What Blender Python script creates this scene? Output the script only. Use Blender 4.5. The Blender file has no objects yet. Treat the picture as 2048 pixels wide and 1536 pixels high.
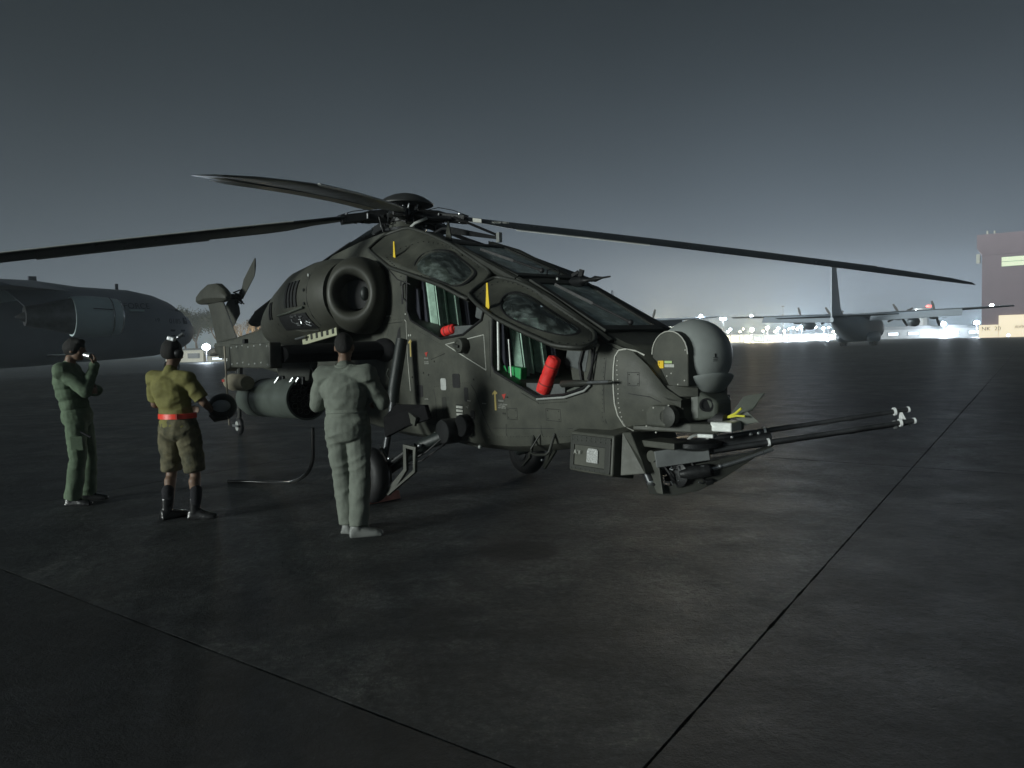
import bpy, bmesh, math, random
from mathutils import Vector, Matrix, Euler, noise
random.seed(7)
R = math.radians
scene = bpy.context.scene
COL = scene.collection

# ---------------------------------------------------------------- camera
cam_d = bpy.data.cameras.new('camera'); cam = bpy.data.objects.new('camera', cam_d); COL.objects.link(cam)
cam_d.sensor_width = 36; cam_d.lens = 36 * 1460 / 2048; cam_d.clip_start = 0.1; cam_d.clip_end = 4000
pitch = math.atan(78.4 / 1460); roll = math.atan(0.026)
cf = Vector((0, math.cos(pitch), -math.sin(pitch))); r0 = Vector((1, 0, 0)); u0 = r0.cross(cf)
cr = r0 * math.cos(roll) - u0 * math.sin(roll); cu = u0 * math.cos(roll) + r0 * math.sin(roll)
mw = Matrix((cr, cu, -cf)).transposed().to_4x4(); mw.translation = (0, 0, 1.57)
cam.matrix_world = mw
scene.camera = cam

# ---------------------------------------------------------------- night sky: dark blue grey overhead, town light glowing low down
world = bpy.data.worlds.new('World'); scene.world = world; world.use_nodes = True
wn = world.node_tree.nodes; wl = world.node_tree.links
for n in list(wn): wn.remove(n)
def wm(op, a, b=None, c=None):
    n = wn.new('ShaderNodeMath'); n.operation = op
    for i, v in enumerate((a, b, c)):
        if v is None: continue
        if isinstance(v, (int, float)): n.inputs[i].default_value = v
        else: wl.new(v, n.inputs[i])
    return n.outputs[0]
tc = wn.new('ShaderNodeTexCoord'); sp = wn.new('ShaderNodeSeparateXYZ'); wl.new(tc.outputs['Generated'], sp.inputs[0])
el = wm('MAXIMUM', sp.outputs['Z'], 0.0)
GLOW_AZ = R(68)                                       # the lit terminal lies ahead and to the right
dotg = wm('ADD', wm('MULTIPLY', sp.outputs['X'], math.cos(GLOW_AZ)), wm('MULTIPLY', sp.outputs['Y'], math.sin(GLOW_AZ)))
side = wm('MULTIPLY_ADD', dotg, 0.5, 0.5)
side = wm('POWER', wm('MAXIMUM', side, 0.0), 5.0)
amp = wm('MULTIPLY_ADD', side, 0.29, 0.088)
low = wm('EXPONENT', wm('MULTIPLY', el, -6.6))
tight = wm('MULTIPLY', wm('EXPONENT', wm('MULTIPLY', el, -18.0)), wm('MULTIPLY', side, 0.09))
lum = wm('ADD', wm('ADD', wm('MULTIPLY', amp, low), 0.009), tight)
ns = wn.new('ShaderNodeTexNoise'); ns.inputs['Scale'].default_value = 2.2; ns.inputs['Detail'].default_value = 3
wl.new(tc.outputs['Generated'], ns.inputs['Vector'])
lum = wm('MULTIPLY', lum, wm('MULTIPLY_ADD', ns.outputs['Fac'], 0.5, 0.75))
mixc = wn.new('ShaderNodeMix'); mixc.data_type = 'RGBA'
wl.new(low, mixc.inputs['Factor'])
mixc.inputs['A'].default_value = (0.76, 1.0, 1.22, 1); mixc.inputs['B'].default_value = (0.86, 0.97, 1.20, 1)
bg = wn.new('ShaderNodeBackground'); wl.new(mixc.outputs['Result'], bg.inputs['Color']); wl.new(lum, bg.inputs['Strength'])
wo = wn.new('ShaderNodeOutputWorld'); wl.new(bg.outputs[0], wo.inputs['Surface'])

# ---------------------------------------------------------------- one low directional light from the left (apron floodlighting)
sun_d = bpy.data.lights.new('sun', 'SUN'); sun = bpy.data.objects.new('sun', sun_d); COL.objects.link(sun)
sun_d.energy = 3.8; sun_d.angle = R(14); sun_d.color = (0.93, 1.0, 0.95)
SUN_AZ, SUN_EL = R(214), R(7)                        # where the light comes from
sv = Vector((math.cos(SUN_AZ) * math.cos(SUN_EL), math.sin(SUN_AZ) * math.cos(SUN_EL), math.sin(SUN_EL)))
sun.rotation_euler = sv.to_track_quat('Z', 'Y').to_euler()

vs = scene.view_settings
vs.view_transform = 'Standard'; vs.look = 'None'; vs.exposure = 0; vs.gamma = 1; vs.use_curve_mapping = False
scene.render.engine = 'CYCLES'
cy = scene.cycles
cy.use_denoising = True
try: cy.denoiser = 'OPENIMAGEDENOISE'
except Exception: pass
cy.max_bounces = 6; cy.diffuse_bounces = 2; cy.glossy_bounces = 3; cy.transmission_bounces = 4; cy.transparent_max_bounces = 10; cy.volume_bounces = 0
cy.caustics_reflective = False; cy.caustics_refractive = False
cy.sample_clamp_indirect = 3

# ---------------------------------------------------------------- materials
def new_mat(name):
    m = bpy.data.materials.new(name); m.use_nodes = True
    nt = m.node_tree
    return m, nt, nt.nodes['Principled BSDF']
def paint(name, col, rough=0.6, metal=0.0, vary=0.25, scale=6.0, bump=0.05, bscale=60.0, spec=0.5, col2=None, streak=False, coord='Object'):
    """base colour with uneven wear, roughness variation and fine relief"""
    m, nt, b = new_mat(name); N, L = nt.nodes, nt.links
    t = N.new('ShaderNodeTexCoord'); mp = N.new('ShaderNodeMapping'); L.new(t.outputs[coord], mp.inputs['Vector'])
    if streak: mp.inputs['Scale'].default_value = (1, 1, 0.25)
    n1 = N.new('ShaderNodeTexNoise'); n1.inputs['Scale'].default_value = scale; n1.inputs['Detail'].default_value = 8; n1.inputs['Roughness'].default_value = 0.62
    L.new(mp.outputs[0], n1.inputs['Vector'])
    cr_ = N.new('ShaderNodeValToRGB'); e = cr_.color_ramp.elements
    c2 = col2 or tuple(c * (1 - vary) for c in col)
    c3 = tuple(min(1, c * (1 + vary)) for c in col)
    e[0].position = 0.3; e[0].color = (*c2, 1); e[1].position = 0.72; e[1].color = (*c3, 1)
    L.new(n1.outputs['Fac'], cr_.inputs[0]); L.new(cr_.outputs[0], b.inputs['Base Color'])
    mr = N.new('ShaderNodeMapRange'); mr.inputs['To Min'].default_value = max(0.03, rough - 0.1); mr.inputs['To Max'].default_value = min(1, rough + 0.12)
    n2 = N.new('ShaderNodeTexNoise'); n2.inputs['Scale'].default_value = scale * 2.7; n2.inputs['Detail'].default_value = 6
    L.new(mp.outputs[0], n2.inputs['Vector']); L.new(n2.outputs['Fac'], mr.inputs['Value']); L.new(mr.outputs[0], b.inputs['Roughness'])
    b.inputs['Metallic'].default_value = metal; b.inputs['Specular IOR Level'].default_value = spec
    if bump:
        n3 = N.new('ShaderNodeTexNoise'); n3.inputs['Scale'].default_value = bscale; n3.inputs['Detail'].default_value = 5
        L.new(t.outputs[coord], n3.inputs['Vector'])
        bp = N.new('ShaderNodeBump'); bp.inputs['Strength'].default_value = bump * 4; bp.inputs['Distance'].default_value = 0.01
        L.new(n3.outputs['Fac'], bp.inputs['Height']); L.new(bp.outputs[0], b.inputs['Normal'])
    return m
def emit(name, col, s):
    m, nt, b = new_mat(name)
    b.inputs['Base Color'].default_value = (0.5, 0.5, 0.5, 1)
    b.inputs['Emission Color'].default_value = (*col, 1); b.inputs['Emission Strength'].default_value = s
    return m
def glass(name, tint, trans=0.7, rough=0.04, lo=0.0):
    m, nt, b = new_mat(name); N, L = nt.nodes, nt.links
    tr = N.new('ShaderNodeBsdfTransparent'); tr.inputs['Color'].default_value = (*tint, 1)
    gl = N.new('ShaderNodeBsdfGlossy'); gl.inputs['Roughness'].default_value = rough; gl.inputs['Color'].default_value = (0.9, 0.95, 0.95, 1)
    fr = N.new('ShaderNodeFresnel'); fr.inputs['IOR'].default_value = 1.5
    ns_ = N.new('ShaderNodeTexNoise'); ns_.inputs['Scale'].default_value = 7; ns_.inputs['Detail'].default_value = 6
    df = N.new('ShaderNodeBsdfDiffuse'); df.inputs['Color'].default_value = (0.50, 0.60, 0.57, 1)  # pale diffuse smudges, also painting in reflections on the panes
    mp = N.new('ShaderNodeMapRange'); mp.inputs['From Min'].default_value = 0.45; mp.inputs['From Max'].default_value = 0.8
    mp.inputs['To Min'].default_value = lo; mp.inputs['To Max'].default_value = 1 - trans
    L.new(ns_.outputs['Fac'], mp.inputs['Value'])
    m0 = N.new('ShaderNodeMixShader'); L.new(mp.outputs[0], m0.inputs[0]); L.new(tr.outputs[0], m0.inputs[1]); L.new(df.outputs[0], m0.inputs[2])
    m1 = N.new('ShaderNodeMixShader'); L.new(fr.outputs[0], m1.inputs[0]); L.new(m0.outputs[0], m1.inputs[1]); L.new(gl.outputs[0], m1.inputs[2])
    L.new(m1.outputs[0], nt.nodes['Material Output'].inputs['Surface'])
    return m
OLIVE = paint('olive drab paint', (0.068, 0.070, 0.057), 0.55, vary=0.28, scale=4.5, bump=0.03, bscale=90, col2=(0.040, 0.043, 0.036), spec=0.45)
OLIVE_D = paint('dark olive paint', (0.030, 0.032, 0.027), 0.55, vary=0.25, scale=5, bump=0.03)
OLIVE_L = paint('grey green paint', (0.085, 0.095, 0.080), 0.5, vary=0.2, scale=6, bump=0.03)
NACELLE = paint('nacelle paint', (0.055, 0.056, 0.046), 0.5, vary=0.22, scale=3.5, bump=0.03, spec=0.4)
MATTE = paint('matt black paint', (0.006, 0.006, 0.007), 0.85, spec=0.2)
GEARM = paint('landing gear paint', (0.016, 0.021, 0.020), 0.5, vary=0.3, scale=9)
BLACK = paint('black rubber', (0.012, 0.012, 0.013), 0.6, vary=0.3, bump=0.04)
BLADE = paint('blade paint', (0.020, 0.024, 0.027), 0.30, vary=0.3, scale=2, bump=0.02)
GUNM = paint('gun steel', (0.075, 0.078, 0.082), 0.36, metal=0.6, vary=0.3, scale=14)
STEEL = paint('bare steel', (0.55, 0.57, 0.58), 0.3, metal=0.9, vary=0.2)
ALU = paint('pale metal', (0.50, 0.52, 0.50), 0.45, metal=0.2, vary=0.2)
DARKM = paint('dark machinery', (0.020, 0.021, 0.022), 0.45, metal=0.4, vary=0.4, scale=12)
SEAL = paint('pale sealant', (0.55, 0.55, 0.50), 0.6, vary=0.15)
WHITEP = paint('white stencil paint', (0.45, 0.46, 0.42), 0.7, vary=0.3, scale=40, bump=0)
YEL = paint('yellow stencil paint', (0.50, 0.40, 0.14), 0.7, vary=0.2, scale=30, bump=0)
YELS = paint('yellow strap webbing', (0.85, 0.60, 0.04), 0.6, vary=0.1, bump=0.05)
REDP = paint('red stencil paint', (0.38, 0.04, 0.03), 0.7, vary=0.2, bump=0)
REDF = paint('red fabric', (0.85, 0.035, 0.030), 0.65, vary=0.2, scale=12, bump=0.15, bscale=25)
GREENF = paint('sage green cushion', (0.42, 0.62, 0.50), 0.8, vary=0.25, scale=14, bump=0.15, bscale=30)
GREENB = paint('bright green panel', (0.03, 0.35, 0.10), 0.6, vary=0.15)
BLUEB = paint('black blue fabric', (0.018, 0.02, 0.032), 0.75, vary=0.3, bump=0.1)
COCK = paint('cockpit grey', (0.09, 0.10, 0.10), 0.6, vary=0.25, scale=10)
GLASS = glass('canopy glass', (0.72, 0.80, 0.78), 0.72, 0.05, 0.04)
WSGLASS = glass('windshield glass', (0.45, 0.52, 0.50), 0.0, 0.14, 0.5)
TIP = paint('white glint tip', (0.88, 0.9, 0.9), 0.4, vary=0.05, bump=0)  # white puts the lamp glint on muzzle rings and clamps into their colour
PODP = paint('rocket pod paint', (0.085, 0.10, 0.088), 0.42, vary=0.25, scale=3, bump=0.03)
CREAM = paint('cream blade highlight', (0.80, 0.76, 0.62), 0.45, vary=0.15, scale=4, bump=0.01)  # cream stands for light caught along one blade, put into its colour
BALLM = paint('turret paint', (0.30, 0.325, 0.315), 0.42, vary=0.12, scale=5, bump=0.015, spec=0.5)

# ---------------------------------------------------------------- mesh helpers
class MB:
    def __init__(s): s.v = []; s.f = []
    def add(s, vs_, fs):
        o = len(s.v); s.v += [tuple(v) for v in vs_]; s.f += [tuple(i + o for i in f) for f in fs]; return s
    def box(s, c, d, rot=None, taper=None):
        x, y, z = d[0] / 2, d[1] / 2, d[2] / 2; t = taper or 1
        vs_ = [Vector(p) for p in ((-x, -y, -z), (x, -y, -z), (x, y, -z), (-x, y, -z), (-x * t, -y * t, z), (x * t, -y * t, z), (x * t, y * t, z), (-x * t, y * t, z))]
        if rot is not None:
            q = rot if isinstance(rot, Matrix) else Euler(rot).to_matrix()
            vs_ = [q @ v for v in vs_]
        return s.add([v + Vector(c) for v in vs_], [(3, 2, 1, 0), (4, 5, 6, 7), (0, 1, 5, 4), (1, 2, 6, 5), (2, 3, 7, 6), (3, 0, 4, 7)])
    def tube(s, pts, r, n=10, cap=True):
        pts = [Vector(p) for p in pts]; m = len(pts)
        rs = r if isinstance(r, (list, tuple)) else [r] * m
        prev = None; rings = []
        for i, p in enumerate(pts):
            t = (pts[min(i + 1, m - 1)] - pts[max(i - 1, 0)]).normalized()
            if prev is None:
                a = Vector((0, 0, 1)) if abs(t.z) < 0.9 else Vector((1, 0, 0)); u = t.cross(a).normalized()
            else: u = (prev - t * prev.dot(t)).normalized()
            prev = u; w = t.cross(u)
            rings.append([p + (u * math.cos(2 * math.pi * k / n) + w * math.sin(2 * math.pi * k / n)) * rs[i] for k in range(n)])
        vs_ = [v for g in rings for v in g]; fs = []
        for i in range(m - 1):
            for k in range(n):
                k2 = (k + 1) % n; fs.append((i * n + k, i * n + k2, (i + 1) * n + k2, (i + 1) * n + k))
        if cap: fs.append(tuple(range(n - 1, -1, -1))); fs.append(tuple((m - 1) * n + k for k in range(n)))
        return s.add(vs_, fs)
    def cyl(s, a, b, r, n=16): return s.tube([a, b], r, n)
    def lathe(s, o, axis, prof, n=24, sy=1.0):
        """prof: (distance along axis, radius) from o"""
        o = Vector(o); ax = Vector(axis).normalized()
        a = Vector((0, 0, 1)) if abs(ax.z) < 0.9 else Vector((1, 0, 0)); u = ax.cross(a).normalized(); w = ax.cross(u)
        vs_ = []; fs = []
        for (t, r) in prof:
            r = max(r, 0.0004)
            for k in range(n):
                an = 2 * math.pi * k / n; vs_.append(o + ax * t + u * math.cos(an) * r + w * math.sin(an) * r * sy)
        for i in range(len(prof) - 1):
            for k in range(n):
                k2 = (k + 1) % n; fs.append((i * n + k, i * n + k2, (i + 1) * n + k2, (i + 1) * n + k))
        fs.append(tuple(range(n - 1, -1, -1))); fs.append(tuple((len(prof) - 1) * n + k for k in range(n)))
        return s.add(vs_, fs)
    def ell(s, c, r, n=16, m=10, rot=None):
        r = (r, r, r) if isinstance(r, (int, float)) else r; vs_ = []; fs = []
        for i in range(m + 1):
            th = math.pi * i / m
            for k in range(n):
                an = 2 * math.pi * k / n
                vs_.append(Vector((r[0] * max(math.sin(th), .001) * math.cos(an), r[1] * max(math.sin(th), .001) * math.sin(an), r[2] * math.cos(th))))
        if rot is not None:
            q = rot if isinstance(rot, Matrix) else Euler(rot).to_matrix(); vs_ = [q @ v for v in vs_]
        for i in range(m):
            for k in range(n):
                k2 = (k + 1) % n; fs.append((i * n + k, (i + 1) * n + k, (i + 1) * n + k2, i * n + k2))
        return s.add([v + Vector(c) for v in vs_], fs)
    def prism(s, poly, d):
        """poly: 3D points of a face, d: thickness vector"""
        p = [Vector(q) for q in poly]; d = Vector(d); n = len(p)
        return s.add(p + [q + d for q in p], [tuple(range(n - 1, -1, -1)), tuple(range(n, 2 * n))] + [(i, (i + 1) % n, n + (i + 1) % n, n + i) for i in range(n)])
    def ring(s, outer, inner, d):
        """plate with a hole: outer and inner loops of equal count"""
        p = [Vector(q) for q in outer]; q = [Vector(t) for t in inner]; d = Vector(d); n = len(p)
        vs_ = p + q + [a + d for a in p] + [a + d for a in q]; fs = []
        for i in range(n):
            j = (i + 1) % n
            fs += [(i, j, n + j, n + i), (2 * n + j, 2 * n + i, 3 * n + i, 3 * n + j), (j, i, 2 * n + i, 2 * n + j), (n + i, n + j, 3 * n + j, 3 * n + i)]
        return s.add(vs_, fs)
    def loft(s, secs, closed=True):
        n = len(secs[0]); vs_ = [v for g in secs for v in g]; fs = []
        for i in range(len(secs) - 1):
            for k in range(n):
                k2 = (k + 1) % n; fs.append((i * n + k, i * n + k2, (i + 1) * n + k2, (i + 1) * n + k))
        if closed: fs.append(tuple(range(n - 1, -1, -1))); fs.append(tuple((len(secs) - 1) * n + k for k in range(n)))
        return s.add(vs_, fs)
    def mesh(s, name):
        me = bpy.data.meshes.new(name); me.from_pydata(s.v, [], s.f); me.update()
        bm = bmesh.new(); bm.from_mesh(me); bmesh.ops.recalc_face_normals(bm, faces=bm.faces); bm.to_mesh(me); bm.free()
        return me
    def build(s, name, mat, parent=None, smooth=35, bevel=0, seg=2):
        me = s.mesh(name); return link(name, me, mat, parent, smooth, bevel, seg)
def link(name, me, mat, parent=None, smooth=35, bevel=0, seg=2):
    o = bpy.data.objects.new(name, me); COL.objects.link(o)
    if mat is not None: me.materials.append(mat)
    if parent is not None: o.parent = parent
    if bevel:
        b = o.modifiers.new('edge', 'BEVEL'); b.width = bevel; b.segments = seg; b.limit_method = 'ANGLE'; b.angle_limit = R(40)
    if smooth:
        for p in me.polygons: p.use_smooth = True
        if smooth < 180:
            bm = bmesh.new(); bm.from_mesh(me); lim = R(smooth)
            for e in bm.edges:
                if len(e.link_faces) == 2 and e.calc_face_angle(0) > lim: e.smooth = False
            bm.to_mesh(me); bm.free()
    return o
def bake(o, smooth=35):
    """turn an object's modifiers into plain mesh"""
    dg = bpy.context.evaluated_depsgraph_get(); dg.update()
    ev = o.evaluated_get(dg); me = bpy.data.meshes.new_from_object(ev, depsgraph=dg)
    o.modifiers.clear(); old = o.data; o.data = me; bpy.data.meshes.remove(old)
    if smooth:
        for p in me.polygons: p.use_smooth = True
        bm = bmesh.new(); bm.from_mesh(me); lim = R(smooth)
        for e in bm.edges: e.smooth = not (len(e.link_faces) == 2 and e.calc_face_angle(0) > lim)
        bm.to_mesh(me); bm.free()
    return o
def empty(name, loc=(0, 0, 0), rz=0, label=None, cat=None, group=None):
    o = bpy.data.objects.new(name, None); COL.objects.link(o); o.location = loc; o.rotation_euler = (0, 0, rz); o.empty_display_size = 0.2
    if label: tag(o, label, cat, group)
    return o
def tag(o, label, cat, group=None):
    o['label'] = label; o['category'] = cat
    if group: o['group'] = group
    return o
def struct(o, kind='structure'):
    o['kind'] = kind; return o
def copy_tree(o, parent=None):
    c = o.copy(); COL.objects.link(c)
    if parent is not None: c.parent = parent
    for ch in list(o.children): copy_tree(ch, c)
    return c
def text(body, size, mat, name='lettering', depth=0.002, parent=None, mw=None):
    cu_ = bpy.data.curves.new(name, 'FONT'); cu_.body = body; cu_.size = size; cu_.extrude = depth; cu_.align_x = 'LEFT'
    o = bpy.data.objects.new(name, cu_); COL.objects.link(o)
    dg = bpy.context.evaluated_depsgraph_get(); me = bpy.data.meshes.new_from_object(o.evaluated_get(dg))
    bpy.data.objects.remove(o); bpy.data.curves.remove(cu_)
    q = link(name, me, mat, parent, 0)
    if mw is not None: q.matrix_local = mw
    return q
# ================================================================ SETTING
def ground_mat(name='worn apron concrete', dark=1.0):
    m, nt, b = new_mat(name); N, L = nt.nodes, nt.links
    g = N.new('ShaderNodeNewGeometry')
    def noi(sc, det=8, rough=0.6, dist=0):
        n = N.new('ShaderNodeTexNoise'); n.inputs['Scale'].default_value = sc; n.inputs['Detail'].default_value = det; n.inputs['Roughness'].default_value = rough
        n.inputs['Distortion'].default_value = dist; L.new(g.outputs['Position'], n.inputs['Vector']); return n.outputs['Fac']
    def ramp(f, stops):
        c = N.new('ShaderNodeValToRGB'); c.color_ramp.elements[0].position = stops[0][0]; c.color_ramp.elements[0].color = (*stops[0][1], 1)
        c.color_ramp.elements[1].position = stops[-1][0]; c.color_ramp.elements[1].color = (*stops[-1][1], 1)
        for p, k in stops[1:-1]:
            e = c.color_ramp.elements.new(p); e.color = (*k, 1)
        L.new(f, c.inputs[0]); return c.outputs[0]
    def mul(a, b_, f=1.0):
        x = N.new('ShaderNodeMix'); x.data_type = 'RGBA'; x.blend_type = 'MULTIPLY'; x.inputs['Factor'].default_value = f
        L.new(a, x.inputs['A']); L.new(b_, x.inputs['B']); return x.outputs['Result']
    base = ramp(noi(0.9, 12, 0.72, 0.9), [(0.33, (0.016, 0.019, 0.021)), (0.5, (0.048, 0.053, 0.054)), (0.66, (0.120, 0.124, 0.120))])
    big = ramp(noi(0.22, 6, 0.65, .5), [(0.38, (0.45, 0.47, 0.52)), (0.60, (1.1, 1.1, 1.08))])
    fine = ramp(noi(24, 8, 0.85), [(0.36, (0.30, 0.30, 0.30)), (0.5, (0.85, 0.85, 0.85)), (0.66, (2.1, 2.1, 2.0))])
    med = ramp(noi(5, 8, 0.7, 1.2), [(0.38, (0.45, 0.46, 0.47)), (0.57, (1.1, 1.1, 1.1))])
    # pale stones showing through the worn surface
    vo = N.new('ShaderNodeTexVoronoi'); vo.inputs['Scale'].default_value = 38; L.new(g.outputs['Position'], vo.inputs['Vector'])
    st = ramp(vo.outputs['Distance'], [(0.10, (2.6, 2.5, 2.3)), (0.22, (1, 1, 1))])
    c = mul(mul(mul(mul(base, big), fine), med), st, 0.6)
    # oil stain
    sp_ = N.new('ShaderNodeVectorMath'); sp_.operation = 'SUBTRACT'; sp_.inputs[1].default_value = (0.03, 5.5, 0); L.new(g.outputs['Position'], sp_.inputs[0])
    sc_ = N.new('ShaderNodeVectorMath'); sc_.operation = 'MULTIPLY'; sc_.inputs[1].default_value = (1.0, 1.1, 0); L.new(sp_.outputs[0], sc_.inputs[0])
    ln = N.new('ShaderNodeVectorMath'); ln.operation = 'LENGTH'; L.new(sc_.outputs[0], ln.inputs[0])
    wob = N.new('ShaderNodeMath'); wob.operation = 'MULTIPLY_ADD'; L.new(noi(3.5, 4), wob.inputs[0]); wob.inputs[1].default_value = 0.22; L.new(ln.outputs['Value'], wob.inputs[2])
    oil = ramp(wob.outputs[0], [(0.37, (0.12, 0.12, 0.13)), (0.46, (1, 1, 1))])
    c = mul(c, oil)
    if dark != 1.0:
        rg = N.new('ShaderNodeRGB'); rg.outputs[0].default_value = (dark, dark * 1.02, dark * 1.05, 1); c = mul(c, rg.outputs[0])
    # long faint tyre and drag marks, and hairline cracks
    mpg = N.new('ShaderNodeMapping'); mpg.inputs['Rotation'].default_value = (0, 0, -.95); mpg.inputs['Scale'].default_value = (0.09, 2.6, 1); L.new(g.outputs['Position'], mpg.inputs['Vector'])
    nt2 = N.new('ShaderNodeTexNoise'); nt2.inputs['Scale'].default_value = 1.0; nt2.inputs['Detail'].default_value = 5; L.new(mpg.outputs[0], nt2.inputs['Vector'])
    c = mul(c, ramp(nt2.outputs['Fac'], [(0.36, (0.62, 0.62, 0.64)), (0.47, (1, 1, 1)), (0.62, (1, 1, 1)), (0.72, (1.35, 1.35, 1.3))]))
    vc = N.new('ShaderNodeTexVoronoi'); vc.feature = 'DISTANCE_TO_EDGE'; vc.inputs['Scale'].default_value = 0.42
    ds = N.new('ShaderNodeVectorMath'); ds.operation = 'ADD'; nd = N.new('ShaderNodeTexNoise'); nd.inputs['Scale'].default_value = 1.6; nd.inputs['Detail'].default_value = 6; L.new(g.outputs['Position'], nd.inputs['Vector'])
    L.new(g.outputs['Position'], ds.inputs[0]); L.new(nd.outputs['Color'], ds.inputs[1]); L.new(ds.outputs[0], vc.inputs['Vector'])
    c = mul(c, ramp(vc.outputs['Distance'], [(0.0015, (0.45, 0.45, 0.45)), (0.006, (1, 1, 1))]), .55)
    L.new(c, b.inputs['Base Color'])
    mr = N.new('ShaderNodeMapRange'); mr.inputs['To Min'].default_value = 0.40; mr.inputs['To Max'].default_value = 0.78
    L.new(noi(1.7, 6), mr.inputs['Value']); L.new(mr.outputs[0], b.inputs['Roughness'])
    b.inputs['Specular IOR Level'].default_value = 0.42
    ad = N.new('ShaderNodeMath'); ad.operation = 'ADD'; L.new(noi(70, 5, 0.75), ad.inputs[0])
    m2 = N.new('ShaderNodeMath'); m2.operation = 'MULTIPLY'; L.new(noi(14, 6), m2.inputs[0]); m2.inputs[1].default_value = 1.5; L.new(m2.outputs[0], ad.inputs[1])
    bp = N.new('ShaderNodeBump'); bp.inputs['Strength'].default_value = 1.0; bp.inputs['Distance'].default_value = 0.014
    L.new(ad.outputs[0], bp.inputs['Height']); L.new(bp.outputs[0], b.inputs['Normal'])
    return m
GROUND = ground_mat()
GROUND_SHADE = ground_mat('shade darkened slab concrete', 0.40)  # darker copy that puts foreground shade into the slab colour
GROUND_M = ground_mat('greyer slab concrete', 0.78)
JOINT = paint('joint sealant', (0.012, 0.012, 0.012), 0.7)
# slab grid: u runs away to the right along one joint, v away to the left
U = Vector((0.582, 0.813, 0)); V = Vector((-0.813, 0.582, 0)); O0 = Vector((0.30, 2.40, 0)); SL = 7.6; GAP = 0.0048
def uv_pt(a, b, z=0): p = O0 + U * a + V * b; return Vector((p.x, p.y, z))
gm = MB()
a0, a1, b0, b1 = -3 * SL, 12 * SL, -6 * SL, 8 * SL; W = 1500
gm.add([uv_pt(a0, b0), uv_pt(a1, b0), uv_pt(a1, b1), uv_pt(a0, b1), uv_pt(-W, -W), uv_pt(W, -W), uv_pt(W, W), uv_pt(-W, W)],
       [(0, 1, 5, 4), (1, 2, 6, 5), (2, 3, 7, 6), (3, 0, 4, 7)])
gm.add([uv_pt(a0 - 1, b0 - 1, -0.035), uv_pt(a1 + 1, b0 - 1, -0.035), uv_pt(a1 + 1, b1 + 1, -0.035), uv_pt(a0 - 1, b1 + 1, -0.035)], [(0, 1, 2, 3)])
go = gm.build('ground', GROUND, smooth=0); struct(go)
go.data.materials.append(JOINT); go.data.polygons[4].material_index = 1
def edge_pts(p, q, n):
    out = []
    for k in range(n):
        t = k / n; w = p.lerp(q, t); out.append(Vector((w.x, w.y, 0)) + (q - p).normalized().orthogonal() * 0)
    return out
for i in range(-3, 12):
    for j in range(-6, 8):
        rr = random.Random(i * 100 + j); near = abs(i) <= 2 and abs(j) <= 2
        c = [uv_pt(i * SL + GAP, j * SL + GAP), uv_pt((i + 1) * SL - GAP, j * SL + GAP), uv_pt((i + 1) * SL - GAP, (j + 1) * SL - GAP), uv_pt(i * SL + GAP, (j + 1) * SL - GAP)]
        n = 90 if near else 1; top = []
        cen = sum(c, Vector()) / 4
        for k in range(4):
            p, q = c[k], c[(k + 1) % 4]
            for s in range(n):
                w = p.lerp(q, s / n)
                if near and s: w = w + (cen - w).normalized() * (0.010 * abs(noise.noise(w * 6)) + 0.012 * max(0, noise.noise(w * 17) - .25))
                top.append(w)
        m = MB(); nn = len(top)
        m.add(top + [Vector((w.x, w.y, -0.034)) for w in top], [tuple(range(nn))] + [(a, a + nn, (a + 1) % nn + nn, (a + 1) % nn) for a in range(nn)])
        tone = GROUND if (i, j) == (0, 0) else GROUND_SHADE if (i, j) in ((-1, 0), (0, -1), (-1, -1), (-1, 1)) else GROUND_M if rr.random() < .6 else GROUND  # slabs nearest the camera are tinted darker to paint in light fall-off
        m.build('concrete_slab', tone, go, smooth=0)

# ---------------------------------------------------------------- far buildings, lamps, trees
POLE = paint('lamp pole steel', (0.12, 0.12, 0.12), 0.5)
LENS_W = emit('warm lamp lens', (1.0, 0.86, 0.55), 42)
LENS_C = emit('cold lamp lens', (0.80, 0.92, 1.0), 42)
BLUEL = emit('blue edge light', (0.45, 0.65, 1.0), 14)
def flood(x, y, z, warm, big=1.0, power=0, label='', group='flood lamps along the far apron edge', heads=1):
    t = empty('flood_lamp', (x, y, 0), random.uniform(-.3, .3), label, 'floodlight', group)
    MB().tube([(0, 0, 0), (0, 0, z - .3)], [0.14, 0.07], 8).build('pole', POLE, t)
    m = MB().box((0, 0, z - .25), (0.9 * heads, 0.12, 0.12)); m.build('crossarm', POLE, t)
    for k in range(heads):
        ox = (k - (heads - 1) / 2) * 1.5
        h = MB().box((ox, 0.14, z), (0.8 * big, 0.3, 0.5 * big)).build('lamp_housing', POLE, t)
        MB().ell((ox, -0.06, z), (0.42 * big, 0.12, 0.34 * big), 12, 8).build('lens', LENS_W if warm else LENS_C, h)
    if power:
        l = bpy.data.lights.new('lamp_light', 'POINT'); l.energy = power; l.shadow_soft_size = 0.5; l.color = (1.0, 0.84, 0.55) if warm else (0.75, 0.87, 1.0)
        lo = bpy.data.objects.new('lamp_light', l); COL.objects.link(lo); lo.parent = t; lo.location = (0, -0.9, z)
    return t
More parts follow.
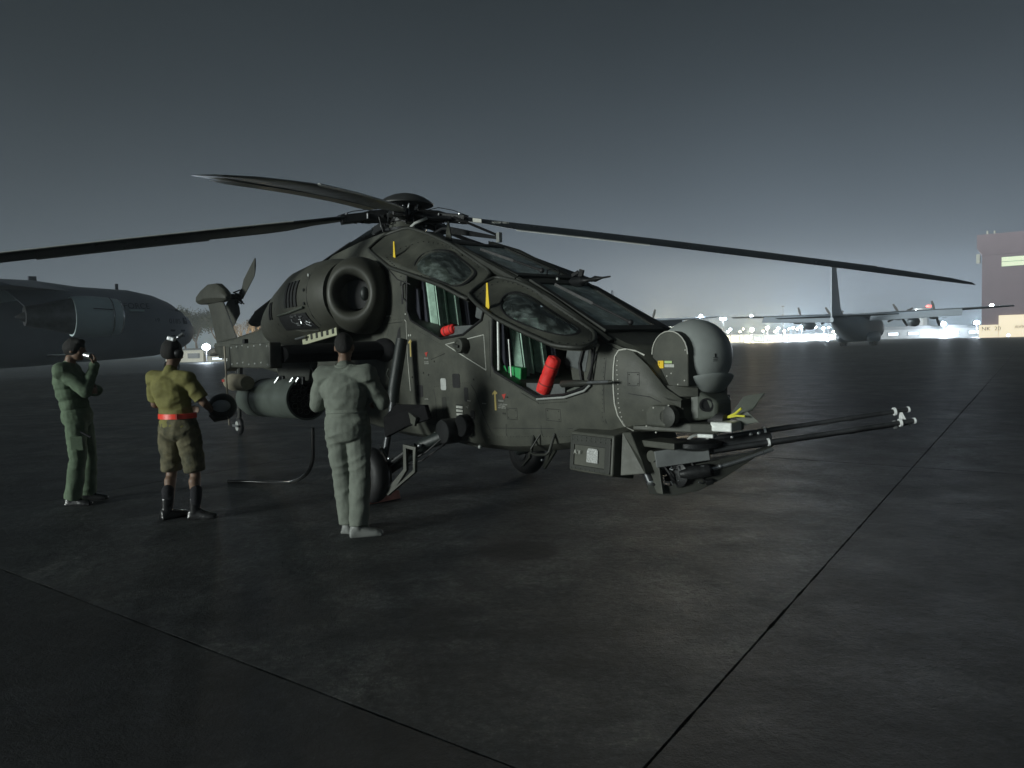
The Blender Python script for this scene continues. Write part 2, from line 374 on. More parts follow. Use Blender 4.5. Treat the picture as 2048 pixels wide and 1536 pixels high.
LAMPS = [(94.8, 337, 6.6, 1), (99.7, 336, 4.9, 0), (82.3, 274, 5.2, 0), (86.5, 276, 4.3, 1), (104.3, 328, 6.0, 1), (106.1, 322, 5.5, 1), (109.5, 317, 4.7, 1), (102.4, 292, 5.6, 1), (112.7, 312, 4.3, 1),
         (114.0, 312, 5.6, 0), (116.3, 311, 4.4, 0), (106.8, 281, 4.9, 0), (115.8, 300, 5.5, 0), (116.7, 298, 5.0, 0), (127.7, 321, 6.1, 0), (141.8, 340, 6.1, 0), (143.7, 336, 5.6, 0), (133.9, 308, 5.4, 0), (132.7, 301, 3.6, 1)]
ORD = 'first second third fourth fifth sixth seventh eighth ninth tenth eleventh twelfth thirteenth fourteenth fifteenth sixteenth seventeenth eighteenth nineteenth'.split()
order = sorted(range(len(LAMPS)), key=lambda i: LAMPS[i][0] / LAMPS[i][1])
for rank, i in enumerate(order):
    x, y, z, w = LAMPS[i]; bigl = 2.0 if i == 5 else random.uniform(0.9, 1.5)
    flood(x, y, z, w, bigl, {0: 26000, 5: 52000, 7: 32000, 10: 50000, 14: 60000, 16: 44000}.get(i, 0),
          '%s floodlight, %s from the nose turret in the glowing row beyond the apron' % ('warm yellow' if w else 'cold white', ORD[rank]))
flood(57.4, 272, 6.5, 1, 2.0, 52000, 'bright yellow floodlight just behind the top of the round turret')
flood(59.7, 303, 5.7, 1, 1.4, 0, 'yellow floodlight over the pale shed behind the nose')
flood(75.5, 260, 8.8, 0, 1.15, 9000, 'tall mast with two round white lamps right of the turret', 'tall light masts', 2)
flood(171.1, 289, 5.5, 0, 2.2, 40000, 'white floodlight under the right wing of the parked propeller plane', 'floodlights by the maroon hangar')
flood(173.9, 273, 5.4, 0, 2.2, 40000, 'white floodlight on a pole beside the left corner of the maroon hangar', 'floodlights by the maroon hangar')
fl = flood(-50.0, 120, 2.5, 0, 1.5, 2200, 'dazzling blue white floodlight under the trees left of the helicopter tail', 'floodlights by the trees')
# edge lights on the apron
for k, (x, y) in enumerate(((81, 187), (130, 191))):
    t = empty('edge_light', (x, y, 0), 0, ('small blue edge light on the ground left of the propeller plane', 'small blue edge light on the ground before the maroon hangar')[k], 'edge light', 'blue apron edge lights')
    MB().cyl((0, 0, 0), (0, 0, 0.5), 0.12, 8).build('post', POLE, t); MB().ell((0, 0, .7), 0.36, 12, 8).build('lens', BLUEL, t)
tp = empty('tall_pole', (111.7, 300, 0), 0, 'thin tall bare pole rising above the row of floodlights', 'pole')
MB().tube([(0, 0, 0), (0, 0, 14.2)], [.2, .1], 8).build('shaft', POLE, tp); MB().box((0, 0, 14.4), (1.0, .5, .4)).build('top_box', POLE, tp)

# low pale terminal sheds lit up behind the lamps
PALE = paint('pale wall', (0.62, 0.58, 0.48), 0.8, vary=0.1, scale=0.5, bump=0)
PALEG = paint('grey wall', (0.28, 0.28, 0.27), 0.8, vary=0.2, scale=0.5, bump=0)
ROOF = paint('grey roof', (0.12, 0.12, 0.12), 0.7, bump=0)
WARMW = emit('lit warm window', (1.0, 0.85, 0.5), 2.6)
COLDW = emit('lit cold window', (0.8, 0.93, 1.0), 1.8)
GREENW = emit('lit green yellow window', (0.80, 1.0, 0.48), 0.62)
def shed(x, y, w, d, h, rz, label, mat, nwin=6, wmat=None, group='low sheds beyond the apron', gable=False):
    t = empty('shed', (x, y, 0), rz, label, 'building', group)
    MB().box((0, 0, h / 2), (w, d, h)).build('wall', mat, t, 0)
    if gable: MB().prism([(-w / 2 - .3, -d / 2 - .2, h + .01), (w / 2 + .3, -d / 2 - .2, h + .01), (w * .3, -d / 2 - .2, h + h * .35), (-w * .3, -d / 2 - .2, h + h * .35)], (0, d + .4, 0)).build('roof', ROOF, t, 0)
    else: MB().box((0, 0, h + .16), (w + .6, d + .6, .3)).build('roof', ROOF, t, 0)
    for k in range(nwin):
        wx = -w / 2 + w * (k + .5) / nwin
        f = MB().box((wx, -d / 2 - .03, h * .52), (w / nwin * .62, .08, h * .42)).build('window', POLE, t, 0)
        MB().box((wx, -d / 2 - .09, h * .52), (w / nwin * .5, .03, h * .32)).build('pane', wmat or WARMW, f, 0)
    return t
shed(90, 345, 44, 10, 3.4, 0, 'long low lit shed behind the leftmost floodlights right of the turret', PALE, 9)
shed(133, 352, 48, 10, 3.0, 0, 'long low pale shed behind the middle of the floodlight row', PALE, 9, COLDW)
shed(52, 285, 8, 6, 4.2, 0, 'small square hut with lit doorway behind the canopy nose', PALE, 2)
shed(41, 300, 20, 8, 4.0, 0, 'bright wide shed seen between the canopy and the turret', PALE, 4)
shed(166, 300, 46, 14, 3.6, -.1, 'flat grey shed under the right wing of the propeller plane', PALEG, 6, COLDW, gable=True)
shed(-57, 131, 7.5, 5, 2.1, -.2, 'pale flat roofed hut beside the jet nose under the trees', PALE, 2, POLE, 'huts by the trees')
shed(-50.9, 128, 3.4, 3, 1.0, 0, 'tiny low white kiosk left of the dazzling floodlight', PALE, 1, COLDW, 'huts by the trees')
# control tower with red beacon
t = empty('control_tower', (186.5, 330, 0), .1, 'distant control tower with red beacon seen above the wing of the propeller plane', 'tower')
MB().tube([(0, 0, 0), (0, 0, 10.5)], [2.2, 1.9], 8).build('shaft', PALEG, t, 0)
MB().lathe((0, 0, 10.5), (0, 0, 1), [(0, 2), (1.0, 3.9), (2.4, 4.2), (2.5, 4.3), (2.8, 4.2), (3.0, 1)], 8).build('cab', PALEG, t, 0)
MB().ell((1.6, -1, 14.0), (1.3, 1.0, .55), 12, 8).build('beacon', emit('red beacon', (1, 0.05, 0.03), 7), t)
for s in (-1, 1): MB().ell((s * 4.3, -.5, 12.0), .5, 10, 8).build('lamp', LENS_C, t)

# maroon hangar at the right edge
MAROON = paint('maroon cladding', (0.20, 0.155, 0.185), 0.7, vary=0.08, scale=0.3, bump=0)
h = empty('hangar', (134.6, 210, 0), -.62, 'tall maroon hangar with lit green window strip at right', 'hangar')
MB().box((30.5, 20, 11.75), (60, 40, 23.5)).build('wall', MAROON, h, 0)
MB().prism([(0.5, -.2, 23.5), (0.5, -.2, 23.9), (-.8, -.2, 25.6), (-.8, -.2, 29.4), (61, -.2, 29.4), (61, -.2, 23.5)], (0, 40, 0)).build('roof', MAROON, h, 0)
MB().box((-.55, 3, 22.8), (.9, 3, 2.6)).build('duct', WHITEP, h, 0)
for k in range(10):
    w = MB().box((8.1 + k * 6, -.03, 21.3), (5.96, .2, 2.85)).build('window', POLE, h, 0)
    for s in (-1, 1): MB().box((8.1 + k * 6, -.16, 21.3 + s * .67), (5.9, .05, 1.22)).build('pane', GREENW, w, 0)
YELW = emit('lit yellow hoarding', (1.0, 0.80, 0.46), 0.85)
MB().box((2.2, -.4, 1.9), (4.6, .5, 3.6)).build('lit_panel', YELW, h, 0)
MB().box((18.2, -.42, 3.2), (27.2, .54, 6.2)).build('lit_panel', YELW, h, 0)
DKT = paint('dark sign lettering', (0.03, 0.025, 0.02), 0.6)
mt = Matrix.Translation((0.5, -.68, 2.1)) @ Matrix.Rotation(R(90), 4, 'X'); text('NK  20', 1.55, DKT, parent=h, mw=mt, depth=.02)
mt = Matrix.Translation((8.3, -.72, 2.5)) @ Matrix.Rotation(R(90), 4, 'X'); text('AVIONICS', 1.3, DKT, parent=h, mw=mt, depth=.02)
for k, wx in enumerate((1.5, 3.2)): MB().cyl((wx, 6 + k, 29.4), (wx, 6 + k, 31), .25, 8).build('roof_vent', WHITEP, h)

# trees by the floodlight: trunks with limbs, leafy crowns
BARK = paint('bark', (0.20, 0.15, 0.11), 0.9, vary=0.3, scale=3)
LEAF = paint('leaves', (0.075, 0.085, 0.050), 0.8, vary=0.45, scale=1.5, bump=0)
def tree(x, y, h, leafy, label, seed, spread=1.0):
    rr = random.Random(seed); t = empty('tree', (x, y, 0), 0, label, 'tree', 'trees beyond the apron'); m = MB(); tips = []
    def grow(p, d, r, L_, lev):
        q = p + d * L_; m.tube([p, p.lerp(q, .5) + Vector((rr.uniform(-.1, .1), rr.uniform(-.1, .1), 0)) * L_ * .5, q], [r, r * .82, r * .62], 6, cap=False)
        tips.append((q, lev))
        if lev >= (3 if leafy else 4): return
        for k in range(3 if lev < 3 else 2):
            a = rr.uniform(0, 6.28); e = Vector((math.cos(a), math.sin(a), rr.uniform(.5, 1.6))).normalized()
            grow(q, (d * .55 + e * .7 * spread).normalized(), r * .62, L_ * rr.uniform(.62, .8), lev + 1)
    for k in range(1 if leafy else 2):
        grow(Vector((k * .8, 0, 0)), Vector((rr.uniform(-.12, .12), rr.uniform(-.1, .1), 1)).normalized(), h * .028, h * .33, 0)
    m.build('trunk', BARK, t)
    if leafy:
        c = MB(); cl = []
        for q, lev in tips:
            if lev >= 2: cl.append((q, rr.uniform(.12, .2) * h))
        for q, rad in cl:
            for _ in range(120):
                v = Vector((rr.gauss(0, 1), rr.gauss(0, 1), rr.gauss(0, .8))); v = v.normalized() * rad * rr.random() ** .4
                a = Vector((rr.uniform(-1, 1), rr.uniform(-1, 1), rr.uniform(-1, 1))).normalized(); b = a.orthogonal().normalized(); s = rr.uniform(.12, .3)
                p = q + v; c.add([p - a * s, p + b * s * .5, p + a * s, p - b * s * .5], [(0, 1, 2, 3)])
        c.build('crown', LEAF, t, 0)
    return t
for k, (x, y, hh, lf, lb) in enumerate((
    (-74, 172, 12.5, 1, 'broad leafy tree directly behind the jet nose'),
    (-67, 168, 11.5, 1, 'leafy tree between the jet nose and the helicopter tail fin'),
    (-80, 180, 10.5, 1, 'leafy tree mostly hidden behind the grey jet'),
    (-60, 175, 10.2, 1, 'leafy tree right of the helicopter tail fin'),
    (-54, 178, 9.5, 1, 'leafy tree behind the exhaust end of the engine cowling'),
    (-55.5, 150, 8.2, 0, 'bare pale tree lit from below right of the tail fin'),
    (-51.5, 148, 7.8, 0, 'bare pale tree lit from below beside the engine cowling'))):
    tree(x, y, hh, lf, lb, 11 + k)
lt = flood(-53.5, 141, 1.2, 1, 1.0, 9000, 'low warm floodlight at the foot of the bare trees', 'floodlights by the trees')

# haze over the field
hz_m = bpy.data.materials.new('haze'); hz_m.use_nodes = True; hn = hz_m.node_tree
for n in list(hn.nodes): hn.nodes.remove(n)
pv = hn.nodes.new('ShaderNodeVolumePrincipled'); pv.inputs['Density'].default_value = 0.0013; pv.inputs['Color'].default_value = (0.80, 0.92, 1.0, 1); pv.inputs['Anisotropy'].default_value = 0.25
ho = hn.nodes.new('ShaderNodeOutputMaterial'); hn.links.new(pv.outputs[0], ho.inputs['Volume'])
hz = MB().box((0, 0, 16), (4500, 4500, 34.2)).build('haze', hz_m, smooth=0); struct(hz, 'stuff')
# ================================================================ PARKED AIRCRAFT BEHIND
def sect(x, cy_, cz, ry, rz, n=28, p=2.0):
    out = []
    for k in range(n):
        a = 2 * math.pi * k / n; ca, sa = math.cos(a), math.sin(a)
        out.append(Vector((x, cy_ + ry * math.copysign(abs(ca) ** (2 / p), ca), cz + rz * math.copysign(abs(sa) ** (2 / p), sa))))
    return out
JETG = paint('jet grey paint', (0.25, 0.27, 0.32), 0.5, vary=0.12, scale=0.4, bump=0.01, bscale=8)
JETN = paint('jet nacelle paint', (0.62, 0.74, 0.76), 0.36, vary=0.08, scale=0.5, bump=0)
JETD = paint('jet dark lettering', (0.035, 0.04, 0.06), 0.6, bump=0)
LIP = paint('polished inlet lip', (0.75, 0.76, 0.78), 0.22, metal=0.9, bump=0)
HOT = paint('exhaust metal', (0.16, 0.16, 0.17), 0.35, metal=0.85, vary=0.3, scale=2)
PANEP = paint('windscreen glass', (0.25, 0.28, 0.30), 0.12, vary=0.1, bump=0)
j = empty('transport_jet', (-32.7, 56.7, 0), R(45), 'huge grey four engine military jet with dark exhaust cone filling the left edge', 'airplane')
prof = [(-14, 7.3, .75), (-9, 7.3, .75), (-5.5, 7.25, .82), (-3.6, 7.22, .9), (-.7, 6.86, 1.1), (2.8, 6.72, 1.28), (4.6, 6.36, 1.42), (5.8, 5.86, 1.62), (6.8, 5.15, 1.95), (7.5, 4.5, 2.4), (7.9, 3.85, 2.9), (8.02, 3.4, 3.3)]
secs = []
for x, zt, zb in prof:
    hh = (zt - zb) / 2; wy = min(3.3, hh * 1.05); secs.append(sect(x, 0, zb + hh, wy, hh, 40, 2.15))
fus = MB().loft(secs).build('fuselage', JETG, j, 50)
# wing, seen nearly edge on from below behind the nacelle
w = MB().loft([[Vector((-1.5, -2.6, 6.3)), Vector((-4, -2.6, 6.9)), Vector((-14, -2.6, 6.5)), Vector((-14, -2.6, 6.0))],
               [Vector((-9, -22, 5.0)), Vector((-10, -22, 5.3)), Vector((-15, -22, 5.1)), Vector((-15, -22, 4.9))]])
w.build('wing', JETG, j, 20)
# engine: fan cowl, inlet lip, core and cone; axis along x, 8 m to starboard
EY, EZ = -8.7, 4.18
def engine(ex, ey, ez, par):
    MB().lathe((ex, ey, ez), (1, 0, 0), [(.1, 1.18), (.1, 1.31), (.4, 1.35), (.9, 1.38), (1.5, 1.37), (2.3, 1.31), (2.3, 1.0)], 36).build('fan_cowl', JETN, par, 40)
    MB().lathe((ex, ey, ez), (1, 0, 0), [(2.33, 1.0), (2.33, 1.31), (2.38, 1.31), (2.40, 1.28)], 36).build('cowl_band', LIP, par, 40)
    MB().lathe((ex, ey, ez), (1, 0, 0), [(2.42, 1.0), (2.42, 1.28), (2.85, 1.22), (2.95, 1.13)], 36).build('inlet_ring', JETN, par, 40)
    MB().lathe((ex, ey, ez), (1, 0, 0), [(2.6, .9), (2.97, 1.16), (3.05, 1.12), (3.04, 1.04), (2.2, .95)], 36).build('inlet_lip', LIP, par, 60)
    MB().lathe((ex, ey, ez), (1, 0, 0), [(-2.5, .50), (-2.5, .62), (-2.0, .74), (-1.5, .80), (-.8, .98), (.1, 1.20)], 32).build('exhaust_cone', HOT, par, 40)
    MB().lathe((ex, ey, ez - .05), (1, 0, 0), [(-3.0, .05), (-2.5, .34), (-2, .4)], 20).build('exhaust_plug', HOT, par, 50)
    MB().prism([(ex - 3.5, ey - .12, ez + 1.7), (ex - 2.4, ey - .12, ez + .55), (ex - .1, ey - .12, ez + 1.25), (ex + .6, ey - .12, ez + 1.33), (ex - 2.5, ey - .12, ez + 2.1)], (0, .24, 0)).build('pylon', JETG, par, 0)
    MB().box((ex + 1.7, ey - 1.31, ez + .45), (1.2, .12, .05), (0, .05, 0)).build('strake', JETD, par, 0)
engine(-3.4, EY, EZ, j)
MB().prism([(-7.4, EY + 2.5, 6.3), (-7.3, EY + 2.5, 5.0), (-3.8, EY + 2.5, 5.72)], (0, .1, 0)).build('wing_fillet', JETN, j, 0)
MB().tube([(-3.6, -3.35, 1.7), (-2.1, -3.5, 1.65)], [.10, .17], 10).build('gear_fairing', LIP, j)
MB().box((2.6, -3.0, 4.95), (1.0, .5, .14)).build('probe', JETN, j, 0)
MB().box((-3.5, 0, 7.35), (.5, .3, .35)).build('antenna', JETD, j, 0); MB().box((2.2, 0, 6.95), (.22, .12, .5)).build('antenna', JETD, j, 0)
# cockpit windows, crew window, markings: flush plates following the nose
def on_hull(x, z, off=.03):
    for (x1, t1, b1), (x2, t2, b2) in zip(prof, prof[1:]):
        if x1 <= x <= x2:
            f = (x - x1) / (x2 - x1); zt, zb = t1 + f * (t2 - t1), b1 + f * (b2 - b1); break
    hh = (zt - zb) / 2; wy = min(3.3, hh * 1.05); s = min(.999, abs(z - zb - hh) / hh)
    return Vector((x, -wy * (1 - s ** 2.15) ** (1 / 2.15) - off, z))
def plate(name, xs, mat, par, off=.03):
    p = [on_hull(x, z, off) for x, z in xs]; o = MB().prism(p, (0, .02, 0)); return o.build(name, mat, par, 0)
plate('window', [(5.35, 5.10), (5.85, 5.05), (5.75, 5.72), (5.30, 5.90)], PANEP, j, .05)
plate('window', [(5.95, 5.03), (6.35, 4.98), (6.25, 5.38), (5.85, 5.66)], JETD, j, .05)
plate('window', [(6.45, 4.97), (6.8, 4.93), (6.7, 5.08), (6.35, 5.3)], JETD, j, .05)
plate('crew_window', [(6.55, 3.98), (7.0, 3.98), (7.0, 4.5), (6.55, 4.5)], JETD, j, .04)
def hull_text(body, size, x, z, par):
    cu_ = bpy.data.curves.new('lettering', 'FONT'); cu_.body = body; cu_.size = size
    o = bpy.data.objects.new('lettering', cu_); COL.objects.link(o)
    dg = bpy.context.evaluated_depsgraph_get(); me = bpy.data.meshes.new_from_object(o.evaluated_get(dg)); bpy.data.objects.remove(o)
    for v in me.vertices: v.co = on_hull(x + v.co.x, z + v.co.y, .035)
    link('lettering', me, JETD, par, 0)
hull_text('U.S. AIR FORCE', .64, -.55, 5.12, j); hull_text('0185', .55, 5.2, 4.0, j)
for a, b_ in ((5.3, 3.35), (5.3, 2.9), (6.25, 3.35), (6.25, 2.9)): plate('stencil', [(a, b_), (a + .4, b_), (a + .4, b_ + .16), (a, b_ + .16)], JETD, j, .035)
hull_text('19', .42, 4.0, 4.1, j)
# nose gear and lit area by the nose
MB().cyl((6.1, 0, 0.45), (6.1, 0, 2.0), .14, 10).build('nose_gear', STEEL, j)
for s in (-.35, .35): MB().cyl((6.1, s - .12, .5), (6.1, s + .12, .5), .5, 20).build('wheel', BLACK, j)

# ---------------------------------------------------------------- four engine propeller transport
PROPG = paint('prop plane grey', (0.50, 0.57, 0.66), 0.55, vary=0.1, scale=0.4, bump=0)
PROPD = paint('prop blade black', (0.03, 0.032, 0.035), 0.5, bump=0)
def prop_plane(loc, rz, label):
    t = empty('propeller_plane', loc, rz, label, 'airplane', 'parked propeller transports')
    # x forward, origin under the wing centre
    pf = [(-17.5, 3.9, .25, .35), (-15.5, 3.75, .6, .75), (-12, 3.35, 1.2, 1.3), (-8, 2.95, 1.9, 1.75), (-4.5, 2.7, 2.15, 2.05), (6, 2.7, 2.15, 2.05), (8.5, 2.75, 2.1, 1.95), (10.2, 2.5, 1.7, 1.55), (11.4, 2.2, 1.05, 1.0), (12, 2.1, .3, .3)]
    MB().loft([sect(x, 0, cz, ry, rz_, 26, 2.2) for x, cz, ry, rz_ in pf]).build('fuselage', PROPG, t, 50)
    for s in (-1, 1):
        def wsec(y, c, z, th): return [Vector((c * .35, s * y, z)), Vector((c * .25, s * y, z + th)), Vector((-c * .2, s * y, z + th * .9)), Vector((-c * .65, s * y, z + .05)), Vector((-c * .25, s * y, z - th * .6)), Vector((c * .25, s * y, z - th * .6))]
        MB().loft([wsec(0, 4.9, 4.75, .36), wsec(7.5, 4.8, 4.9, .34), wsec(20.2, 2.4, 5.25, .14)]).build('wing', PROPG, t, 25)
        fl_ = MB().loft([[Vector((-2.9, s * 2.3, 4.75)), Vector((-4.3, s * 2.3, 3.75)), Vector((-4.4, s * 2.3, 3.85)), Vector((-3.0, s * 2.3, 4.85))], [Vector((-2.4, s * 14.2, 5.0)), Vector((-3.6, s * 14.2, 4.1)), Vector((-3.7, s * 14.2, 4.2)), Vector((-2.5, s * 14.2, 5.1))]])
        fl_.build('flap', PROPG, t, 0)
        for ey in (5.1, 10.0):
            MB().lathe((-1.9, s * ey, 4.55), (1, 0, 0), [(0, .25), (.3, .42), (2.5, .62), (5.2, .6), (5.9, .45), (6.3, .1)], 16, 1.2).build('engine', PROPG, t, 50)
            pr = MB().lathe((4.3, s * ey, 4.7), (1, 0, 0), [(-.3, .32), (.2, .3), (.6, .05)], 14).build('propeller', PROPD, t, 50)
            for k in range(4):
                a = R(45 + 90 * k + ey * 3); d = Vector((0, math.cos(a), math.sin(a)))
                b_ = MB().loft([[Vector((4.3, s * ey, 4.7)) + d * r + o * wd for o in (Vector((.05, 0, 0)) + d.cross(Vector((1, 0, 0))) * 1, Vector((-.05, 0, 0)) - d.cross(Vector((1, 0, 0))) * 1, Vector((.35, 0, 0)))] for r, wd in ((.25, .10), (1.3, .2), (2.05, .14))])
                b_.build('blade', PROPD, pr, 0)
        MB().lathe((-3.2, s * 7.6, 3.5), (1, 0, 0), [(0, .1), (.6, .5), (2, .72), (4.5, .72), (6, .4), (6.5, .1)], 16).build('fuel_tank', PROPG, t, 50)
        MB().box((-.2, s * 7.6, 4.4), (2.0, .16, .7)).build('pylon', PROPG, t, 0)
        MB().loft([sect(x, s * 2.15, 1.35, ry, rz_, 14, 2.4) for x, ry, rz_ in ((-4.6, .15, .2), (-3.4, .6, .75), (1.5, .7, .85), (3, .4, .5), (3.7, .1, .1))]).build('gear_fairing', PROPG, t, 50)
        for wx in (-1.4, .2): MB().cyl((wx, s * 1.95, .66), (wx, s * 2.5, .66), .66, 18).build('wheel', BLACK, t)
        st = MB().loft([[Vector((-13.0, s * .3, 4.35)), Vector((-13.4, s * .3, 4.6)), Vector((-17.2, s * .3, 4.45)), Vector((-13.4, s * .3, 4.25))], [Vector((-14.9, s * 8.0, 4.4)), Vector((-15.1, s * 8.0, 4.5)), Vector((-16.9, s * 8.0, 4.42)), Vector((-15.1, s * 8.0, 4.33))]])
        st.build('tailplane', PROPG, t, 20)
        MB().ell((1, s * 17.5, 5.45), .26, 10, 8).build('wing_light', LENS_C, t)
    fin = MB().loft([[Vector((-9.5, 0, 4.2)), Vector((-13, .32, 4.2)), Vector((-17.6, .1, 4.2)), Vector((-17.6, -.1, 4.2)), Vector((-13, -.32, 4.2))],
                     [Vector((-12.2, 0, 5.6)), Vector((-13.6, .28, 5.6)), Vector((-17.7, .08, 5.6)), Vector((-17.7, -.08, 5.6)), Vector((-13.6, -.28, 5.6))],
                     [Vector((-14.9, 0, 11.4)), Vector((-15.5, .16, 11.5)), Vector((-17.6, .05, 11.5)), Vector((-17.6, -.05, 11.5)), Vector((-15.5, -.16, 11.5))]])
    fin.build('tail_fin', PROPG, t, 30)
    MB().cyl((9, 0, .45), (9, 0, 1.2), .1, 8).build('nose_gear', STEEL, t); MB().cyl((9, -.3, .45), (9, .3, .45), .45, 16).build('wheel', BLACK, t)
    return t
prop_plane((55.3, 116, 0), R(90 - 37), 'grey four propeller military plane with tall fin seen from behind beyond the gun')
prop_plane((14.8, 126, 0), R(-108), 'grey propeller plane mostly hidden behind the canopy and the round turret')
# ================================================================ ATTACK HELICOPTER  (x forward, y port, z up; origin on the ground between the main wheels)
H = empty('attack_helicopter', (-0.66, 8.13, 0), R(-51.5), 'olive attack helicopter with open canopy doors and nose gun on the dark apron', 'helicopter')
def rsec(x, w, wt, zb, zs, zt, n=7):
    """rounded body section: belly, flat side, shoulder slanting in to the roof"""
    half = [(0, zb), (w * .62, zb + .01), (w * .86, zb + .07), (w * .97, zb + .2), (w, zb + .42 * (zs - zb) + .12), (w, zs - .02), (w * .5 + wt * .5 + .012, (zs + zt) / 2 + .012), (wt + .02, zt - .035), (wt - .03, zt), (0, zt + .012)]
    pts = [(y, z) for y, z in half] + [(-y, z) for y, z in half[-2:0:-1]]
    return [Vector((x, y, z)) for y, z in pts]
ST = [(3.40, .30, .22, .94, 1.10, 1.15), (3.30, .37, .29, .90, 1.18, 1.24), (3.17, .42, .34, .88, 1.34, 1.42), (3.05, .44, .36, .865, 1.44, 1.52), (2.90, .455, .36, .84, 1.50, 1.565), (2.75, .46, .35, .80, 1.52, 1.62),
      (2.3, .47, .34, .67, 1.64, 1.86), (1.8, .48, .34, .595, 1.80, 2.12), (1.55, .49, .34, .57, 1.88, 2.19), (1.0, .50, .34, .555, 2.08, 2.42), (.5, .50, .34, .565, 2.22, 2.62), (.1, .50, .34, .56, 2.32, 2.72),
      (-.4, .50, .34, .56, 2.36, 2.84), (-.9, .50, .34, .58, 2.38, 2.88), (-1.8, .48, .32, .66, 2.34, 2.84), (-2.6, .42, .26, .80, 2.16, 2.68), (-3.6, .32, .18, 1.0, 1.9, 2.42), (-5.0, .22, .14, 1.22, 1.74, 2.0), (-7.0, .17, .10, 1.40, 1.72, 1.84), (-8.25, .12, .07, 1.52, 1.70, 1.78)]
body = MB().loft([rsec(*s) for s in ST]).build('fuselage', OLIVE, H, 0)
def cutter(poly_xz, y0, y1):
    return MB().prism([(x, y0, z) for x, z in poly_xz], (0, y1 - y0, 0))
def cut(o, mb):
    me = mb.mesh('cut'); c = bpy.data.objects.new('cut', me); COL.objects.link(c); c.parent = H
    m = o.modifiers.new('b', 'BOOLEAN'); m.operation = 'DIFFERENCE'; m.solver = 'EXACT'; m.object = c
    bake(o, 0); bpy.data.objects.remove(c); bpy.data.meshes.remove(me)
bpy.context.view_layer.update()
FRONT = [(1.43, 2.04), (1.39, 1.39), (1.43, 1.33), (2.01, 1.12), (2.36, 1.15), (2.59, 1.21), (2.66, 1.26), (2.73, 1.55), (2.3, 1.80), (1.8, 2.03)]
REAR = [(-.05, 2.62), (-.09, 1.97), (-.02, 1.86), (.56, 1.65), (.95, 1.68), (1.26, 1.81), (1.34, 1.99), (1.34, 2.17), (.6, 2.50), (.1, 2.64)]
cut(body, cutter(FRONT, -1, .40)); cut(body, cutter(REAR, -1, .40))
cut(body, MB().prism([(1.78, -.28, 1.3), (2.64, -.29, 1.3), (2.64, .29, 1.3), (1.78, .28, 1.3)], (0, 0, 1.6)))
cut(body, MB().prism([(.62, -.28, 1.75), (1.60, -.28, 1.75), (1.60, .28, 1.75), (.62, .28, 1.75)], (0, 0, 1.6)))
# port windows
cut(body, cutter([(1.75, 1.45), (2.5, 1.45), (2.55, 1.6), (2.25, 1.76), (1.75, 1.95)], .3, 1)); cut(body, cutter([(.3, 1.95), (1.2, 1.95), (1.22, 2.1), (.9, 2.26), (.3, 2.42)], .3, 1))
bake(body, 28)
from mathutils.bvhtree import BVHTree
_b = bmesh.new(); _b.from_mesh(body.data); SKIN_T = BVHTree.FromBMesh(_b); _b.free()
def skin(x, z, off=.003):
    h = SKIN_T.ray_cast(Vector((x, -3, z)), Vector((0, 1, 0)))
    y = h[0].y if h[0] is not None else -.5
    if y > -.2: y = -.40
    return Vector((x, y - off, z))
# deeper cockpit tubs below the sills
# seals and frames round the door openings (raised rubber edge)
def rim(poly, y, r, name, mat, closed=True, n=6):
    pts = [Vector((x, y, z)) for x, z in poly]
    if closed: pts = pts + [pts[0]]
    return MB().tube(pts, r, n).build(name, mat, H, 60)
rim([(1.43, 2.0)] + FRONT[1:9], -.492, .013, 'door_seal', BLACK, False); rim([(-.05, 2.5)] + REAR[1:8], -.502, .013, 'door_seal', BLACK, False)
rim([(x + .0, z - .022) for x, z in FRONT[3:7]], -.487, .010, 'sill_strip', ALU, False)
# windscreens: frames and glass standing slightly proud of the roof line
def quad_frame(p, wd, name='windshield_frame'):
    c = sum((Vector(q) for q in p), Vector()) / 4
    inner = [Vector(q) + (c - Vector(q)).normalized() * wd for q in p]; nrm = (Vector(p[1]) - Vector(p[0])).cross(Vector(p[3]) - Vector(p[0])).normalized()
    if nrm.z < 0: nrm = -nrm
    f = MB().ring(p, inner, nrm * .03).build(name, OLIVE_D, H, 0, .004)
    mid = [q + nrm * .008 for q in inner]; MB().prism(mid, nrm * .008).build('windshield_pane', WSGLASS, f, 0)
    return f, nrm, inner
FW, fwn, fwi = quad_frame([(1.78, -.355, 2.125), (1.78, .355, 2.125), (2.70, .355, 1.645), (2.70, -.355, 1.645)], .10)
RW, rwn, rwi = quad_frame([(.52, -.355, 2.615), (.52, .355, 2.615), (1.62, .355, 2.17), (1.62, -.355, 2.17)], .10)
for fr, (a, b_), nn in ((FW, ((2.62, .02, 1.70), (2.02, -.16, 2.02)), fwn), (RW, ((1.52, .02, 2.23), (.95, -.16, 2.46)), rwn)):
    a = Vector(a) + nn * .035; b_ = Vector(b_) + nn * .03
    w = MB().tube([a, b_], [.012, .008], 8); w.box((a + b_) / 2 * .3 + b_ * .7, (.42, .02, .025), (b_ - a).to_track_quat('X', 'Z').to_matrix())
    w.ell(a, .025, 8, 6); w.build('wiper', BLACK, fr)
# dark side rails along both windscreens
for s in (-1, 1):
    MB().tube([(.3, s * .37, 2.68), (.75, s * .385, 2.53), (1.65, s * .385, 2.14)], [.035, .045, .04], 8).build('canopy_rail', OLIVE_D, H)
    MB().tube([(1.68, s * .39, 2.14), (2.1, s * .40, 1.94), (2.80, s * .39, 1.565)], [.04, .045, .035], 8).build('canopy_rail', OLIVE_D, H)
